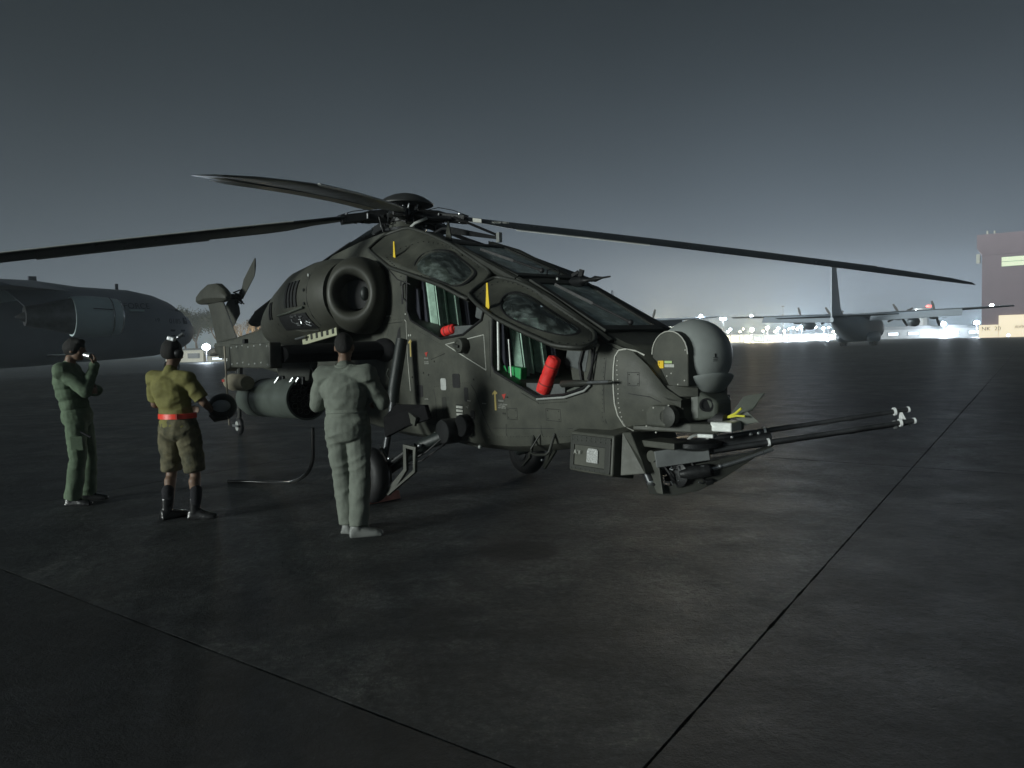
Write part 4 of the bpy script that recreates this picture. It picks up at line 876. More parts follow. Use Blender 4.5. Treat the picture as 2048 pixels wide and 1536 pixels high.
# ---- stub wing, tip pod, pylons and stores
for s in (-1, 1):
    wsecs = []
    for y, c, z, th in ((.45, .98, 1.55, .135), (1.1, .92, 1.54, .13), (1.66, .86, 1.53, .12)):
        wsecs.append([Vector((-.98 + c * .5 * math.cos(a) + .02, s * y, z + th * math.sin(a) * (.75 + .25 * math.cos(a)))) for a in [2 * math.pi * k / 24 for k in range(24)]])
    wg = MB().loft(wsecs).build('stub_wing', MATTE, H, 50)  # matt black puts the shade on wing and root fairing into their colour
    MB().ell((-.62, s * .50, 1.55), (.26, .10, .135), 20, 12).build('wing_root_fairing', MATTE, wg, 180)
    tp_ = MB().box((-1.32, s * 1.74, 1.525), (1.30, .13, .27)); tp_ = tp_.build('wing_tip_box', OLIVE, wg, 0, .015)
    MB().prism([(-1.97, s * 1.80, 1.39), (-1.97, s * 1.80, 1.66), (-2.16, s * 1.80, 1.34)], (0, -s * .12, 0)).build('tip_fairing', OLIVE, wg, 0, .01)
    rv = MB()
    for k in range(7):
        for z in (1.43, 1.62): rv.ell((-1.86 + k * .19, s * 1.808, z + .01 * ((k * 7) % 3)), .011, 6, 5)
    rv.build('screws', ALU, wg)['kind'] = 'stuff'
    MB().box((-1.70, s * 1.70, 1.69), (.07, .05, .05)).build('tip_light', BLACK, wg, 0, .006)
    # pylon and rocket pod
    py = MB().prism([(-1.65, s * 1.38, 1.44), (-.62, s * 1.38, 1.44), (-.72, s * 1.38, 1.24), (-1.55, s * 1.38, 1.22)], (0, -s * .08, 0)).build('pylon', OLIVE_D, H, 0, .008)
    for x in (-1.42, -1.0, -.85):
        MB().box((x, s * 1.33, 1.24), (.10, .16, .09)).build('sway_brace', DARKM, py, 0, .01); MB().tube([(x, s * 1.43, 1.27), (x - .03, s * 1.47, 1.20)], .016, 8).build('brace_screw', STEEL, py)
    bead([(-.72, s * 1.34, 1.26), (-.70, s * 1.36, 1.36), (-.60, s * 1.38, 1.38), (-.54, s * 1.38, 1.30), (-.56, s * 1.36, 1.20)], .010, 'carry_loop', BLACK, py)
    pod = MB().lathe((-2.72, s * 1.34, .975), (1, 0, .035), [(0, .06), (0, .15), (.08, .20), (.26, .232), (1.83, .232), (1.835, .238), (1.87, .238), (1.87, .215), (1.80, .215)], 40).build('rocket_pod', PODP, H, 40)
    MB().lathe((-.915, s * 1.34, 1.042), (1, 0, .035), [(0, .02), (0, .216), (.02, .216)], 30).build('pod_face', MATTE, pod)
    cells = [(0, 0)] + [(.075 * math.cos(k * math.pi / 3), .075 * math.sin(k * math.pi / 3)) for k in range(6)] + [(.15 * math.cos(k * math.pi / 6), .15 * math.sin(k * math.pi / 6)) for k in range(12)]
    for a, b_ in cells:
        MB().lathe((-.90, s * 1.34 + a, 1.043 + b_), (1, 0, .035), [(-.01, .033), (.022, .033), (.022, .027), (-.005, .026), (-.006, .01)], 12).build('launch_tube', OLIVE, pod, 40)
    MB().lathe((-2.1, s * 1.34, 1.0), (1, 0, .035), [(0, .2325), (0, .2365), (.03, .2365), (.03, .2325)], 40).build('pod_band', OLIVE_D, pod)
    # inner missile rack, seen through the gap
    MB().lathe((-2.65, s * .95, 1.10), (1, 0, 0), [(0, .02), (.1, .09), (.9, .11), (2.2, .11), (2.3, .08)], 20).build('inner_store', OLIVE_L, H, 40)
MB().lathe((-2.62, -1.62, 1.20), (1, 0, 0), [(0, .04), (.06, .09), (.16, .105), (.52, .10), (.70, .08)], 24).build('seeker_cover', paint('tan cover', (.30, .27, .20), .7), H, 50)
MB().box((-2.50, -1.725, 1.22), (.10, .004, .03)).build('red_mark', REDP, H, 0)
MB().box((-1.93, -1.86, 1.18), (.035, .012, .92), (0, -.045, 0)).build('streamer', paint('canvas streamer', (.33, .30, .24), .85, vary=.2), H, 0, .003)
MB().tube([(-3.05, -1.60, 1.16), (-2.3, -1.60, 1.17)], .022, 10).build('launch_rail', BLACK, H)

# ---- engines
def engine_nacelle(s):
    cy_, cz = s * .66, 2.18
    secs = []
    for x, y, z, r, rz_ in ((-.82, .80, 2.19, .33, .37), (-.94, .79, 2.19, .385, .405), (-1.15, .785, 2.19, .41, .43), (-1.5, .76, 2.18, .43, .45), (-2.1, .73, 2.13, .42, .46), (-2.7, .69, 2.04, .37, .40), (-3.2, .65, 1.96, .31, .315), (-3.42, .63, 1.92, .27, .265), (-3.42, .63, 1.92, .235, .23), (-3.2, .63, 1.93, .23, .22)):
        secs.append([Vector((x, s * y + r * math.cos(a), z + rz_ * math.sin(a))) for a in [2 * math.pi * k / 36 for k in range(36)]])
    n_ = MB().loft(secs).build('engine_nacelle', NACELLE, H, 40)
    # inlet lip: fat ring, axis pointing forward and out, throat going back
    ax = Vector((.70, s * .71, .02)).normalized(); o = Vector((-.68, s * .82, 2.18))
    t_ = MB().lathe(o - ax * .10, ax, [(-.62, .20), (-.45, .35), (-.28, .375), (-.10, .376), (.03, .366), (.12, .338), (.19, .29), (.215, .25), (.205, .212), (.15, .18), (.05, .160), (-.12, .155)], 44, 1.0)
    for i, v in enumerate(t_.v):     # slightly taller than wide
        v = Vector(v); t_.v[i] = tuple(v + Vector((0, 0, (v.z - o.z) * .16)))
    il = t_.build('inlet_lip', NACELLE, n_, 180)
    MB().lathe(o - ax * .09, ax, [(-.02, .165), (0, .165)], 24).build('inlet_throat', BLACK, n_)
    MB().ell(o - ax * .02 + Vector((.09, -s * .07, .0)), (.05, .05, .08), 14, 10).build('inlet_hub', GEARM, n_, 180)
    # louvre slots, dark recesses with blades
    def on_n(x, z):
        # point on the nacelle skin
        T = [(-.80, .86, 2.19, .36, .38), (-1.0, .80, 2.19, .40, .41), (-1.5, .76, 2.18, .43, .45), (-2.1, .73, 2.13, .42, .46), (-2.7, .69, 2.04, .37, .40), (-3.2, .65, 1.96, .31, .315)]
        for A, B in zip(T, T[1:]):
            if B[0] <= x <= A[0]:
                f = (A[0] - x) / (A[0] - B[0]); y, zc, r, rz_ = (A[k] + (B[k] - A[k]) * f for k in range(1, 5)); t2 = max(0, 1 - ((z - zc) / rz_) ** 2); return Vector((x, s * (y + r * math.sqrt(t2)), z))
        return Vector((x, s * 1.1, z))
    def slot(x, z0, z1, w_, lean=.12, mat=BLACK, name='louvre', off=.014):
        n2 = 6; m = MB(); L1 = []; L2 = []
        for k in range(n2 + 1):
            z = z0 + (z1 - z0) * k / n2; xx = x + lean * (z - z0); L1.append(on_n(xx, z) + Vector((0, s * off, 0))); L2.append(on_n(xx + w_, z) + Vector((0, s * off, 0)))
        v = L1 + L2; v2 = [p - Vector((0, s * .02, 0)) for p in v]; N = n2 + 1
        m.add(v + v2, [(i, i + 1, N + i + 1, N + i) for i in range(n2)] + [(i, i + 1, 2 * N + i + 1, 2 * N + i) for i in range(n2)] + [(N + i, N + i + 1, 3 * N + i + 1, 3 * N + i) for i in range(n2)] + [(0, N, 3 * N, 2 * N), (n2, N + n2, 3 * N + n2, 2 * N + n2)])
        return m.build(name, mat, n_, 0)
    for k in range(4): slot(-1.83 + k * .115, 2.08, 2.38, .068)
    for k in range(2): slot(-2.60 + k * .10, 1.97, 2.19, .045)
    # open bay under the louvres: dark opening, lid lip and plumbing
    slot(-2.10, 1.82, 2.00, .88, -.10, BLACK, 'open_bay', .012)
    bead([on_n(-2.12, 2.0) + Vector((0, s * .02, .0)), on_n(-1.7, 2.02) + Vector((0, s * .02, 0)), on_n(-1.22, 2.06) + Vector((0, s * .02, 0))], .012, 'bay_lip', OLIVE_L, n_)
    bead([on_n(-2.12, 2.0), on_n(-2.05, 1.86), on_n(-1.7, 1.80), on_n(-1.3, 1.80)], .010, 'bay_edge', OLIVE, n_)
    m = MB(); r3 = random.Random(9)
    for k in range(12):
        p = on_n(-1.66 + k * .038 + r3.uniform(-.03, .03), 1.90 + r3.uniform(-.07, .08)) + Vector((0, s * .015, 0)); e = on_n(p.x + r3.uniform(-.07, .09), min(2.02, p.z + r3.uniform(-.06, .07))) + Vector((0, s * .02, 0)); m.tube([p, p.lerp(e, .5) + Vector((0, s * .02, 0)), e], r3.uniform(.006, .013), 6)
    m.build('bay_plumbing', STEEL, n_)
    for x, z in ((-1.17, 2.42), (-1.18, 2.25), (-1.19, 2.10)): MB().cyl(on_n(x, z) - Vector((0, s * .02, 0)), on_n(x, z) + Vector((0, s * .012, 0)), .018, 10).build('latch', DARKM if z < 2.3 else ALU, n_)
    bead([on_n(-1.12, z) + Vector((0, s * .001, 0)) for z in (1.85, 1.95, 2.1, 2.25, 2.4, 2.5)], .0035, 'panel_line', BLACK, n_); bead([on_n(-2.28, z) + Vector((0, s * .001, 0)) for z in (1.75, 1.9, 2.1, 2.3, 2.45)], .0035, 'panel_line', BLACK, n_)
engine_nacelle(-1); engine_nacelle(1)
# lid hanging open below the bay (pale louvred panel)
pl = MB().box((-1.42, -.92, 1.76), (.98, .03, .16), (0, -.10, 0)).build('open_cowl_lid', paint('pale inner lid', (.42, .43, .30), .55, vary=.12), H, 0, .006)
for k in range(6): MB().box((-1.76 + k * .15, -.94, 1.745 + k * .013), (.045, .012, .12), (0, -.1, 0)).build('lid_rib', OLIVE_D, pl, 0, .003)
MB().tube([(-2.0, -.98, 1.71), (-1.7, -.98, 1.735)], .012, 8).build('lid_hinge', STEEL, pl)
# roof fairing and gearbox housing up to the mast
MB().loft([[Vector((x, y, z)) for y, z in ((-w_, 2.6), (-w_ * .9, zt - .06), (-w_ * .55, zt), (w_ * .55, zt), (w_ * .9, zt - .06), (w_, 2.6))] for x, w_, zt in ((-.10, .20, 2.74), (-.45, .33, 2.90), (-.9, .36, 2.97), (-1.4, .40, 2.93), (-2.1, .44, 2.84), (-2.9, .40, 2.66), (-3.8, .26, 2.40))]).build('roof_fairing', OLIVE, H, 50)
MB().lathe((-.90, 0, 2.90), (0, 0, 1), [(0, .26), (.04, .22), (.15, .19), (.16, .12)], 28).build('mast_base', OLIVE, H)
# blade antenna and wire cutters
MB().prism([(.16, -.16, 2.66), (.29, -.16, 2.62), (.30, -.16, 2.66), (.245, -.16, 2.90), (.225, -.16, 2.90)], (0, .015, 0)).build('blade_antenna', OLIVE, H, 0, .003)
bead([(.05, .05, 2.99), (.75, .12, 2.70)], .014, 'wire_cutter', BLACK); MB().prism([(-.1, .05, 2.83), (.75, .12, 2.66), (.75, .12, 2.69), (-.05, .05, 2.90)], (0, .02, 0)).build('wire_cutter', DARKM, H, 0)
MB().box((.76, .12, 2.68), (.05, .04, .10)).build('cutter_tip', ALU, H, 0)
# rooftop probe over the front windscreen
pb = MB().lathe((1.62, .12, 2.12), (1, 0, .03), [(-.02, .02), (0, .03), (.05, .018), (.18, .022), (.23, .045), (.36, .048), (.38, .032), (.40, .018), (.47, .018), (.52, .028), (.57, .016), (.61, .009), (.70, .007), (.70, .004)], 18).build('air_data_probe', DARKM, H)
m = MB().box((1.96, .12, 2.20), (.05, .02, .07), (0, .3, 0)); m.box((1.88, .12, 2.205), (.09, .012, .03), (0, -.3, 0)); m.build('probe_vane', BLACK, pb, 0)
bead([(1.55, .05, 2.12), (1.60, .03, 2.26), (1.72, .03, 2.27), (1.75, .05, 2.23), (1.62, .08, 2.11)], .007, 'probe_loop', DARKM, pb)
MB().box((1.72, .05, 2.13), (.02, .02, .10)).build('probe_clip', ALU, pb, 0)

# ---- rotor
rot = empty('main_rotor'); rot.parent = H
hub = Vector((-.90, 0, 3.12))
MB().lathe((-.90, 0, 2.92), (0, 0, 1), [(0, .09), (.10, .10), (.14, .20), (.24, .21), (.27, .12), (.36, .11)], 24).build('rotor_hub', DARKM, rot)
MB().lathe((-.90, 0, 3.255), (0, 0, 1), [(0, .20), (.005, .335), (.02, .338), (.05, .30), (.09, .24), (.125, .16), (.145, .08), (.15, .01)], 44).build('hub_dome', paint('dome paint', (.04, .042, .042), .45, bump=.01), rot, 60)
for k in range(10):
    a = k * math.pi / 5 + .2; MB().tube([(-.9 + .13 * math.cos(a), .13 * math.sin(a), 3.14), (-.9 + .19 * math.cos(a + .15), .19 * math.sin(a + .15), 3.262)], .012, 6).build('dome_strut', STEEL if k % 3 == 0 else DARKM, rot)
rr = random.Random(21)
HEAD = R(-51.5)
for k in range(5):
    az = R(-88 + 72 * k) - HEAD; c1, c2 = ((.130, .004), (.165, .003), (.15, .006), (.15, .006), (.125, .003))[k]
    d = Vector((math.cos(az), math.sin(az), 0)); p = Vector((-math.sin(az), math.cos(az), 0))     # p: leading side
    def bz(r): return 3.17 - c1 * r - c2 * r * r
    def pt(r, c, dz=0): v = hub + d * r + p * c; return Vector((v.x, v.y, bz(r) + dz))
    g = empty('rotor_blade'); g.parent = rot
    # section with chord, thickness; slight pitch
    secs = []
    for r, le, te, th in ((.72, .075, -.075, .05), (.85, .09, -.10, .045), (1.05, .095, -.13, .034), (1.35, .10, -.24, .030), (1.6, .10, -.27, .028), (3.0, .10, -.27, .026), (4.6, .10, -.27, .024), (5.15, .10, -.27, .022), (5.5, .06, -.26, .018), (5.80, .01, -.24, .013), (5.95, -.09, -.22, .008)):
        c = le - te; pr = [(0, 0), (.06, .38), (.25, .55), (.6, .36), (1, .02), (1, -.02), (.6, -.30), (.25, -.45), (.06, -.34)]
        tw_ = (-.03 if k == 0 else .27 if k == 1 else .10 if k == 4 else .17) + .05 * (1 - r / 5.95)
        secs.append([pt(r, le - c * u, th * w_ * 1.0 + (le - c * u) * tw_) for u, w_ in pr])
    bl = MB().loft(secs).build('blade_skin', BLADE, g, 50)
    tb = MB().loft([[pt(r, -.268, -.004 - .268 * ((-.03 if k == 0 else .27 if k == 1 else .10 if k == 4 else .17) + .05 * (1 - r / 5.95))), pt(r, -.30, -.006 - .30 * ((-.03 if k == 0 else .27 if k == 1 else .10 if k == 4 else .17) + .05 * (1 - r / 5.95))), pt(r, -.30, .0 - .30 * ((-.03 if k == 0 else .27 if k == 1 else .10 if k == 4 else .17) + .05 * (1 - r / 5.95))), pt(r, -.268, .004 - .268 * ((-.03 if k == 0 else .27 if k == 1 else .10 if k == 4 else .17) + .05 * (1 - r / 5.95)))] for r in ((1.5, 2.2, 3.0, 3.9, 4.8, 5.3) if k == 0 else (2.2, 3.0, 3.9) if k != 1 else (1.45, 2.2, 2.9))])
    tb.build('trim_tab', CREAM if k == 0 else ALU if k in (1, 4) else BLADE, g, 0)  # the first blade's tab is cream as a painted highlight
    twv = (-.03 if k == 0 else .27 if k == 1 else .10 if k == 4 else .17)
    MB().tube([pt(r, .10 + .004, .10 * (twv + .05 * (1 - r / 5.95))) for r in (1.3, 2, 3, 4, 5.15)], .009, 6).build('leading_edge_highlight', ALU if k in (0, 4) else GUNM, bl, 60)  # edge strip added for highlights, pale metal on two blades
    if k == 0:
        us = MB()
        for r1, r2 in zip((1.3, 1.9, 2.5, 3.1, 3.7, 4.3, 4.9, 5.4), (1.9, 2.5, 3.1, 3.7, 4.3, 4.9, 5.4, 5.75)):
            def up_(r, c): return pt(r, c, c * (twv + .05 * (1 - r / 5.95)) - .011)
            c1a, c2a = (-.275, -.15) if r2 < 5.5 else (-.22, -.14)
            us.add([up_(r1, -.275), up_(r1, -.15), up_(r2, c2a), up_(r2, c1a)], [(0, 1, 2, 3)])
        us.build('underside_highlight', CREAM, bl, 0)
    MB().tube([pt(.12, 0, -.02), pt(.42, 0, 0), pt(.50, 0, 0)], [.085, .075, .06], 14).build('grip', DARKM, g)
    MB().box(pt(.60, 0), (.34, .13, .10), Matrix.Rotation(az, 3, 'Z') @ Matrix.Rotation(.15, 3, 'Y')).build('cuff', DARKM, g, 0, .012)
    for sg in (-1, 1):
        MB().tube([pt(.46, sg * .08, .03), pt(.46, sg * .08, -.03)], .016, 8).build('blade_pin', GUNM, g); MB().tube([pt(.70, sg * .05, .06), pt(.70, sg * .05, -.05)], .013, 8).build('blade_pin', STEEL if k in (1, 2) else GUNM, g)
    MB().tube([pt(.18, -.12, -.02), pt(.42, -.13, -.03), pt(.62, -.10, -.01)], [.022, .032, .02], 10).build('damper', GUNM, g)
    MB().tube([pt(.34, .13, -.03), pt(.30, .13, -.20), pt(.14, .12, -.22)], .013, 8).build('pitch_link', DARKM, g)
    MB().tube([pt(.30, -.05, .06), pt(.45, -.07, .10), pt(.62, -.04, .09), pt(.80, 0, .045)], .005, 6).build('bonding_cable', DARKM, g)
    m = MB()
    for i in range(7):
        b_ = pt(rr.uniform(.15, .66), rr.uniform(-.1, .1), rr.uniform(-.05, .05)); m.box(b_, (rr.uniform(.02, .06), rr.uniform(.02, .05), rr.uniform(.02, .06)), (rr.random(), rr.random(), rr.random()))
    m.build('fittings', DARKM, g, 0, .004)
    if k == 1:
        n1 = MB(); n1.prism([pt(.88, -.101, -.028), pt(.99, -.118, -.03), pt(.99, -.118, .012), pt(.88, -.101, .016)], -p * .004); n1.build('data_plate', SEAL, g, 0)
        a_ = pt(1.13, -.163, -.030); ux = (pt(1.6, -.2) - pt(1.13, -.163)).normalized(); uz = Vector((0, 0, 1)); uy = uz.cross(ux)
        text('NO STEP  RED 3', .028, WHITEP, parent=g, mw=Matrix((ux, uz, -uy.normalized() * 1)).transposed().to_4x4().copy() if False else Matrix.Translation(a_ - p * .01) @ Matrix((ux, uz, ux.cross(uz))).transposed().to_4x4(), depth=.0005)
MB().lathe((-.90, 0, 2.93), (0, 0, 1), [(0, .05), (.02, .24), (.05, .25), (.07, .1)], 28).build('swashplate', GUNM, rot)
m = MB()
for k in range(20):
    a = rr.uniform(0, 6.28); r = rr.uniform(.10, .30); m.box((-.9 + r * math.cos(a), r * math.sin(a), rr.uniform(2.95, 3.22)), (rr.uniform(.02, .07), rr.uniform(.02, .05), rr.uniform(.03, .08)), (rr.random(), rr.random(), rr.random()))
m.build('hub_fittings', DARKM, rot, 0, .004)
for k in range(10):
    a = rr.uniform(0, 6.28); r = rr.uniform(.14, .34); MB().ell((-.9 + r * math.cos(a), r * math.sin(a), rr.uniform(2.98, 3.24)), rr.uniform(.010, .018), 8, 6).build('fitting', STEEL, rot)

for k in range(6):
    a = k * math.pi / 3 + .3; MB().tube([(-.9 + .12 * math.cos(a), .12 * math.sin(a), 3.0), (-.9 + .26 * math.cos(a + .3), .26 * math.sin(a + .3), 3.04), (-.9 + .3 * math.cos(a + .6), .3 * math.sin(a + .6), 3.16)], .008, 6).build('hydraulic_line', GUNM, rot)
MB().tube([(-.62, -.22, 2.86), (-.46, -.14, 2.98), (-.35, -.05, 3.03)], .018, 8).build('actuator', ALU, rot); MB().tube([(-.60, .10, 2.86), (-.30, .12, 2.92), (.05, .10, 2.86)], .014, 8).build('actuator', GUNM, rot)
# ---- tail fin, gearbox fairing, tail rotor
fn = MB().loft([[Vector((x0, 0, z)), Vector((x0 - .12, .06, z)), Vector((x1, .01, z)), Vector((x1, -.01, z)), Vector((x0 - .12, -.06, z))] for x0, x1, z in ((-7.0, -8.35, 1.45), (-7.15, -8.42, 1.72), (-7.75, -8.75, 2.35), (-8.05, -8.98, 2.66))])
fn.build('tail_fin', NACELLE, H, 40)
MB().loft([[Vector((x, y, z)) for y, z in ((-w_, zc - hh * .5), (-w_ * .9, zc + hh * .4), (-w_ * .4, zc + hh), (w_ * .4, zc + hh), (w_ * .9, zc + hh * .4), (w_, zc - hh * .5), (w_ * .5, zc - hh), (-w_ * .5, zc - hh))] for x, w_, zc, hh in ((-7.62, .06, 2.62, .03), (-7.78, .11, 2.68, .12), (-8.15, .15, 2.74, .19), (-8.7, .15, 2.76, .19), (-9.2, .13, 2.72, .15), (-9.45, .10, 2.70, .10))]).build('tail_gearbox_fairing', NACELLE, H, 40, .01)
MB().prism([(-8.1, -.05, 1.55), (-8.8, -.05, 1.5), (-8.7, 1.2, 1.55), (-8.2, 1.2, 1.58)], (0, 0, .05)).build('tailplane', NACELLE, H, 0, .01)
trh = Vector((-8.25, .42, 2.68)); tr_ = MB().cyl((-8.25, .10, 2.68), (-8.25, .46, 2.68), .06, 14).build('tail_rotor_shaft', DARKM, H)
for k in range(2):
    a = R(28) + math.pi * k; d = Vector((math.cos(a) * -1 if False else math.cos(a), 0, math.sin(a))); p = Vector((-math.sin(a), 0, math.cos(a)))
    MB().loft([[trh + d * r + p * c + Vector((0, .03 * c / .13 + dy, 0)) for c, dy in ((.22 * w_, .006), (0, .016), (-.22 * w_, .006), (-.22 * w_, -.006), (0, -.014), (.22 * w_, -.006))] for r, w_ in ((.20, .55), (.30, 1), (.90, 1), (1.08, .96), (1.12, .75))]).build('tail_rotor_blade', NACELLE, tr_, 30)
    MB().box(trh + d * .18, (.16, .07, .07), Matrix.Rotation(-a, 3, 'Y')).build('blade_grip', DARKM, tr_, 0, .01)
m = MB()
for k in range(8): m.tube([trh + Vector((rr.uniform(-.1, .1), -.1, rr.uniform(-.1, .1))), trh + Vector((rr.uniform(-.16, .16), .06, rr.uniform(-.16, .16)))], .014, 6)
m.build('pitch_links', DARKM, tr_)

# ---- side skin details (starboard): stencils, hatches, plugs
SY = -.502
def flat(name, pts, mat, off=.002, th=.003, par=H, y=SY): return MB().prism([skin(x, z, off + .001) for x, z in pts], (0, th + .002, 0)).build(name, mat, par, 0)
def line(name, pts, r, mat, y=SY, par=H): return MB().tube([skin(Vector(pts[i]).lerp(Vector(pts[i + 1]), t)[0], Vector(pts[i]).lerp(Vector(pts[i + 1]), t)[1], 0) for i in range(len(pts) - 1) for t in (0, .25, .5, .75)] + [skin(*pts[-1], 0)], r, 6).build(name, mat, par, 60)
for a, b_ in (((.64, 1.59), (1.28, 1.67)), ((1.28, 1.67), (1.30, 1.34)), ((1.30, 1.34), (.64, 1.59))): line('white_outline', [a, b_], .0055, WHITEP)
pg = MB().lathe((.98, -.50, 1.575), (0, -1, 0), [(0, .075), (.07, .075), (.085, .068), (.088, .05), (.082, .045)], 26).build('filler_cap', OLIVE, H)
MB().box((.955, -.595, 1.575), (.09, .02, .028), (0, .2, 0)).build('cap_handle', OLIVE_D, pg, 0, .005)
def arrow(x, z0, z1):
    o = flat('yellow_arrow', [(x - .012, z0), (x + .014, z0), (x + .012, z1 - .03), (x + .03, z1 - .035), (x + .034, z1 - .02), (x, z1), (x - .04, z1 - .03), (x - .038, z1 - .045), (x - .012, z1 - .03)], YEL)
arrow(-.045, 1.47, 1.655); arrow(1.42, .97, 1.155)
for x in (-.07, -.03): MB().lathe((x, SY, 1.70), (0, -1, 0), [(0, .012), (.004, .012)], 12).build('white_dot', WHITEP, H)
for x, z in ((.24, 1.51), (1.52, 1.12)): flat('red_triangle', [(x, z), (x + .06, z + .01), (x + .03, z - .045)], REDP)
def stencil(body, x, z, s, mat=WHITEP): text(body, s, mat, parent=H, mw=Matrix.Translation(skin(x, z, .004)) @ Matrix.Rotation(R(90), 4, 'X'), depth=.0006)
stencil('RESCUE', .23, 1.445, .022); stencil('CUT HERE\nTO ENTER', .23, 1.41, .018); stencil('RESCUE', 1.47, 1.055, .022); stencil('CANOPY JETTISON\nTURN HANDLE\nAND PUSH OUT', 1.46, 1.025, .016); stencil('NO STEP', 1.22, 1.02, .016)
stencil('EXT PWR', .20, 1.02, .016); stencil('0 A', .07, .905, .03); stencil('STATIC PORT', -.55, 1.92, .02); stencil('OIL', -.62, 2.10, .02)
stencil('28V DC', .98, 1.035, .018); stencil('FUEL QTY', 1.0, .875, .013)
hatch = [((.52, 1.13), .10, .12, ALU), ((.05, 1.04), .12, .13, BLACK), ((.74, 1.16), .13, .14, BLACK), ((.53, .80), .075, .26, OLIVE_D), ((.93, 1.03), .07, .14, BLACK), ((1.02, .86), .07, .09, BLACK)]
for (x, z), w_, h_, mt_ in hatch:
    r = .014; flat('access_panel', [(x + r, z), (x + w_ - r, z), (x + w_, z + r), (x + w_, z + h_ - r), (x + w_ - r, z + h_), (x + r, z + h_), (x, z + h_ - r), (x, z + r)], mt_)
for x, z in ((.20, 1.30), (.30, 1.28), (.42, 1.42), (.95, .72), (1.05, .72), (.35, .84), (1.1, 1.25), (1.6, 1.1), (1.55, .95), (-.03, 1.25)): MB().lathe((x, SY, z), (0, -1, 0), [(0, .009), (.004, .008)], 10).build('fastener', OLIVE_D, H)
lb = flat('placard', [(.78, .80), (.90, .80), (.90, 1.0), (.78, 1.0)], OLIVE_D)
for k in range(5): flat('placard_line', [(.785, .812 + k * .037), (.895, .812 + k * .037), (.895, .835 + k * .037), (.785, .835 + k * .037)], WHITEP, .004, .002)
stencil('~/', .95, .965, .05)
line('panel_line', [(1.05, 1.20), (1.12, 1.13), (1.18, 1.0), (1.26, .86), (1.33, .76)], .0035, BLACK); line('panel_line', [(-.15, 1.87), (-.12, 1.85), (-.115, 1.5), (-.09, 1.1)], .004, SEAL)
line('panel_line', [(-.14, 2.4), (-.13, 2.0), (-.13, 1.88)], .003, BLACK); line('panel_line', [(-.7, 1.84), (-.2, 1.85)], .003, BLACK); line('panel_line', [(.38, 1.13), (.41, 1.02), (.41, .8)], .003, BLACK)
line('panel_line', [(-.5, 1.80), (-.46, 1.70), (-.5, 1.62), (-.55, 1.70), (-.5, 1.80)], .003, OLIVE_L)
for x, z, h_ in ((-.22, 2.24, .11), (-.20, 2.04, .11)): flat('vent_slot', [(x, z), (x + .035, z), (x + .03, z + h_), (x, z + h_)], BLACK)
flat('scoop', [(-.34, 1.66), (-.25, 1.66), (-.25, 1.80), (-.30, 1.76)], BLACK)
MB().box((-.60, -.52, 1.98), (.10, .02, .015)).build('stencil', WHITEP, H, 0); MB().box((-.02 - .1, -.506, 1.93), (.02, .004, .015)).build('white_dot', WHITEP, H, 0)
for k in range(6): MB().ell((.3 + k * .32, -.44 - .01 * (k % 2), .675 + .01 * k), .012, 8, 6).build('drain_plug', OLIVE_L if k % 2 else STEEL, H) if k in (0, 3, 5) else None
MB().tube([(.2, -.3, .60), (.95, -.36, .575)], .010, 8).build('drain_pipe', OLIVE_D, H); MB().ell((.98, -.36, .575), .020, 10, 8).build('pipe_end', ALU, H)
bead([(-.48, -.515, 1.20), (-.50, -.55, 1.28), (-.46, -.55, 1.34), (-.44, -.515, 1.30)], .009, 'grab_handle', OLIVE_L)

def fastener_row(a, b_, n, r=.0042, mat=OLIVE_D):
    m = MB()
    for k in range(n):
        t = k / (n - 1); m.ell(skin(a[0] + (b_[0] - a[0]) * t, a[1] + (b_[1] - a[1]) * t, .0), r, 6, 4)
    m.build('fastener_row', mat, H)['kind'] = 'stuff'
for a, b_, n in (((1.36, 1.30), (1.36, 1.78), 16), ((-.12, 1.12), (-.12, 1.84), 22), ((2.74, .95), (2.80, 1.48), 16), ((1.40, .72), (2.38, .80), 26), ((-.10, .80), (-.10, 1.08), 9), ((.0, 1.79), (.52, 1.60), 16), ((-.7, 1.88), (-.2, 1.885), 14), ((-.62, 1.2), (-.62, 1.8), 16), ((3.0, .93), (3.28, .955), 9), ((.40, 1.16), (1.02, 1.22), 18), ((1.10, .75), (1.10, 1.1), 10)):
    fastener_row(a, b_, n)
for pts in ([(1.365, 1.28), (1.365, 1.8)], [(2.76, .86), (2.78, 1.2), (2.82, 1.5)], [(1.36, .80), (2.40, .87)], [(.10, .78), (.42, .76)], [(-.64, 1.1), (-.64, 1.84)], [(.36, 1.44), (.62, 1.50)], [(3.02, 1.18), (3.2, 1.16), (3.28, 1.12)], [(1.55, .74), (1.56, .85)], [(2.02, .78), (2.03, .87)]): line('panel_line', pts, .0028, BLACK)
for x, z, w_, h_ in ((1.58, .90, .14, .10), (2.10, .92, .18, .10), (-.50, 1.30, .22, .18), (3.02, 1.24, .10, .10)):
    line('panel_line', [(x, z), (x + w_, z), (x + w_, z + h_), (x, z + h_), (x, z)], .0022, BLACK)
    for dx in (.12, .88):
        for dz in (.15, .85): MB().ell(skin(x + w_ * dx, z + h_ * dz, 0), .0055, 6, 4).build('fastener', OLIVE_D, H)
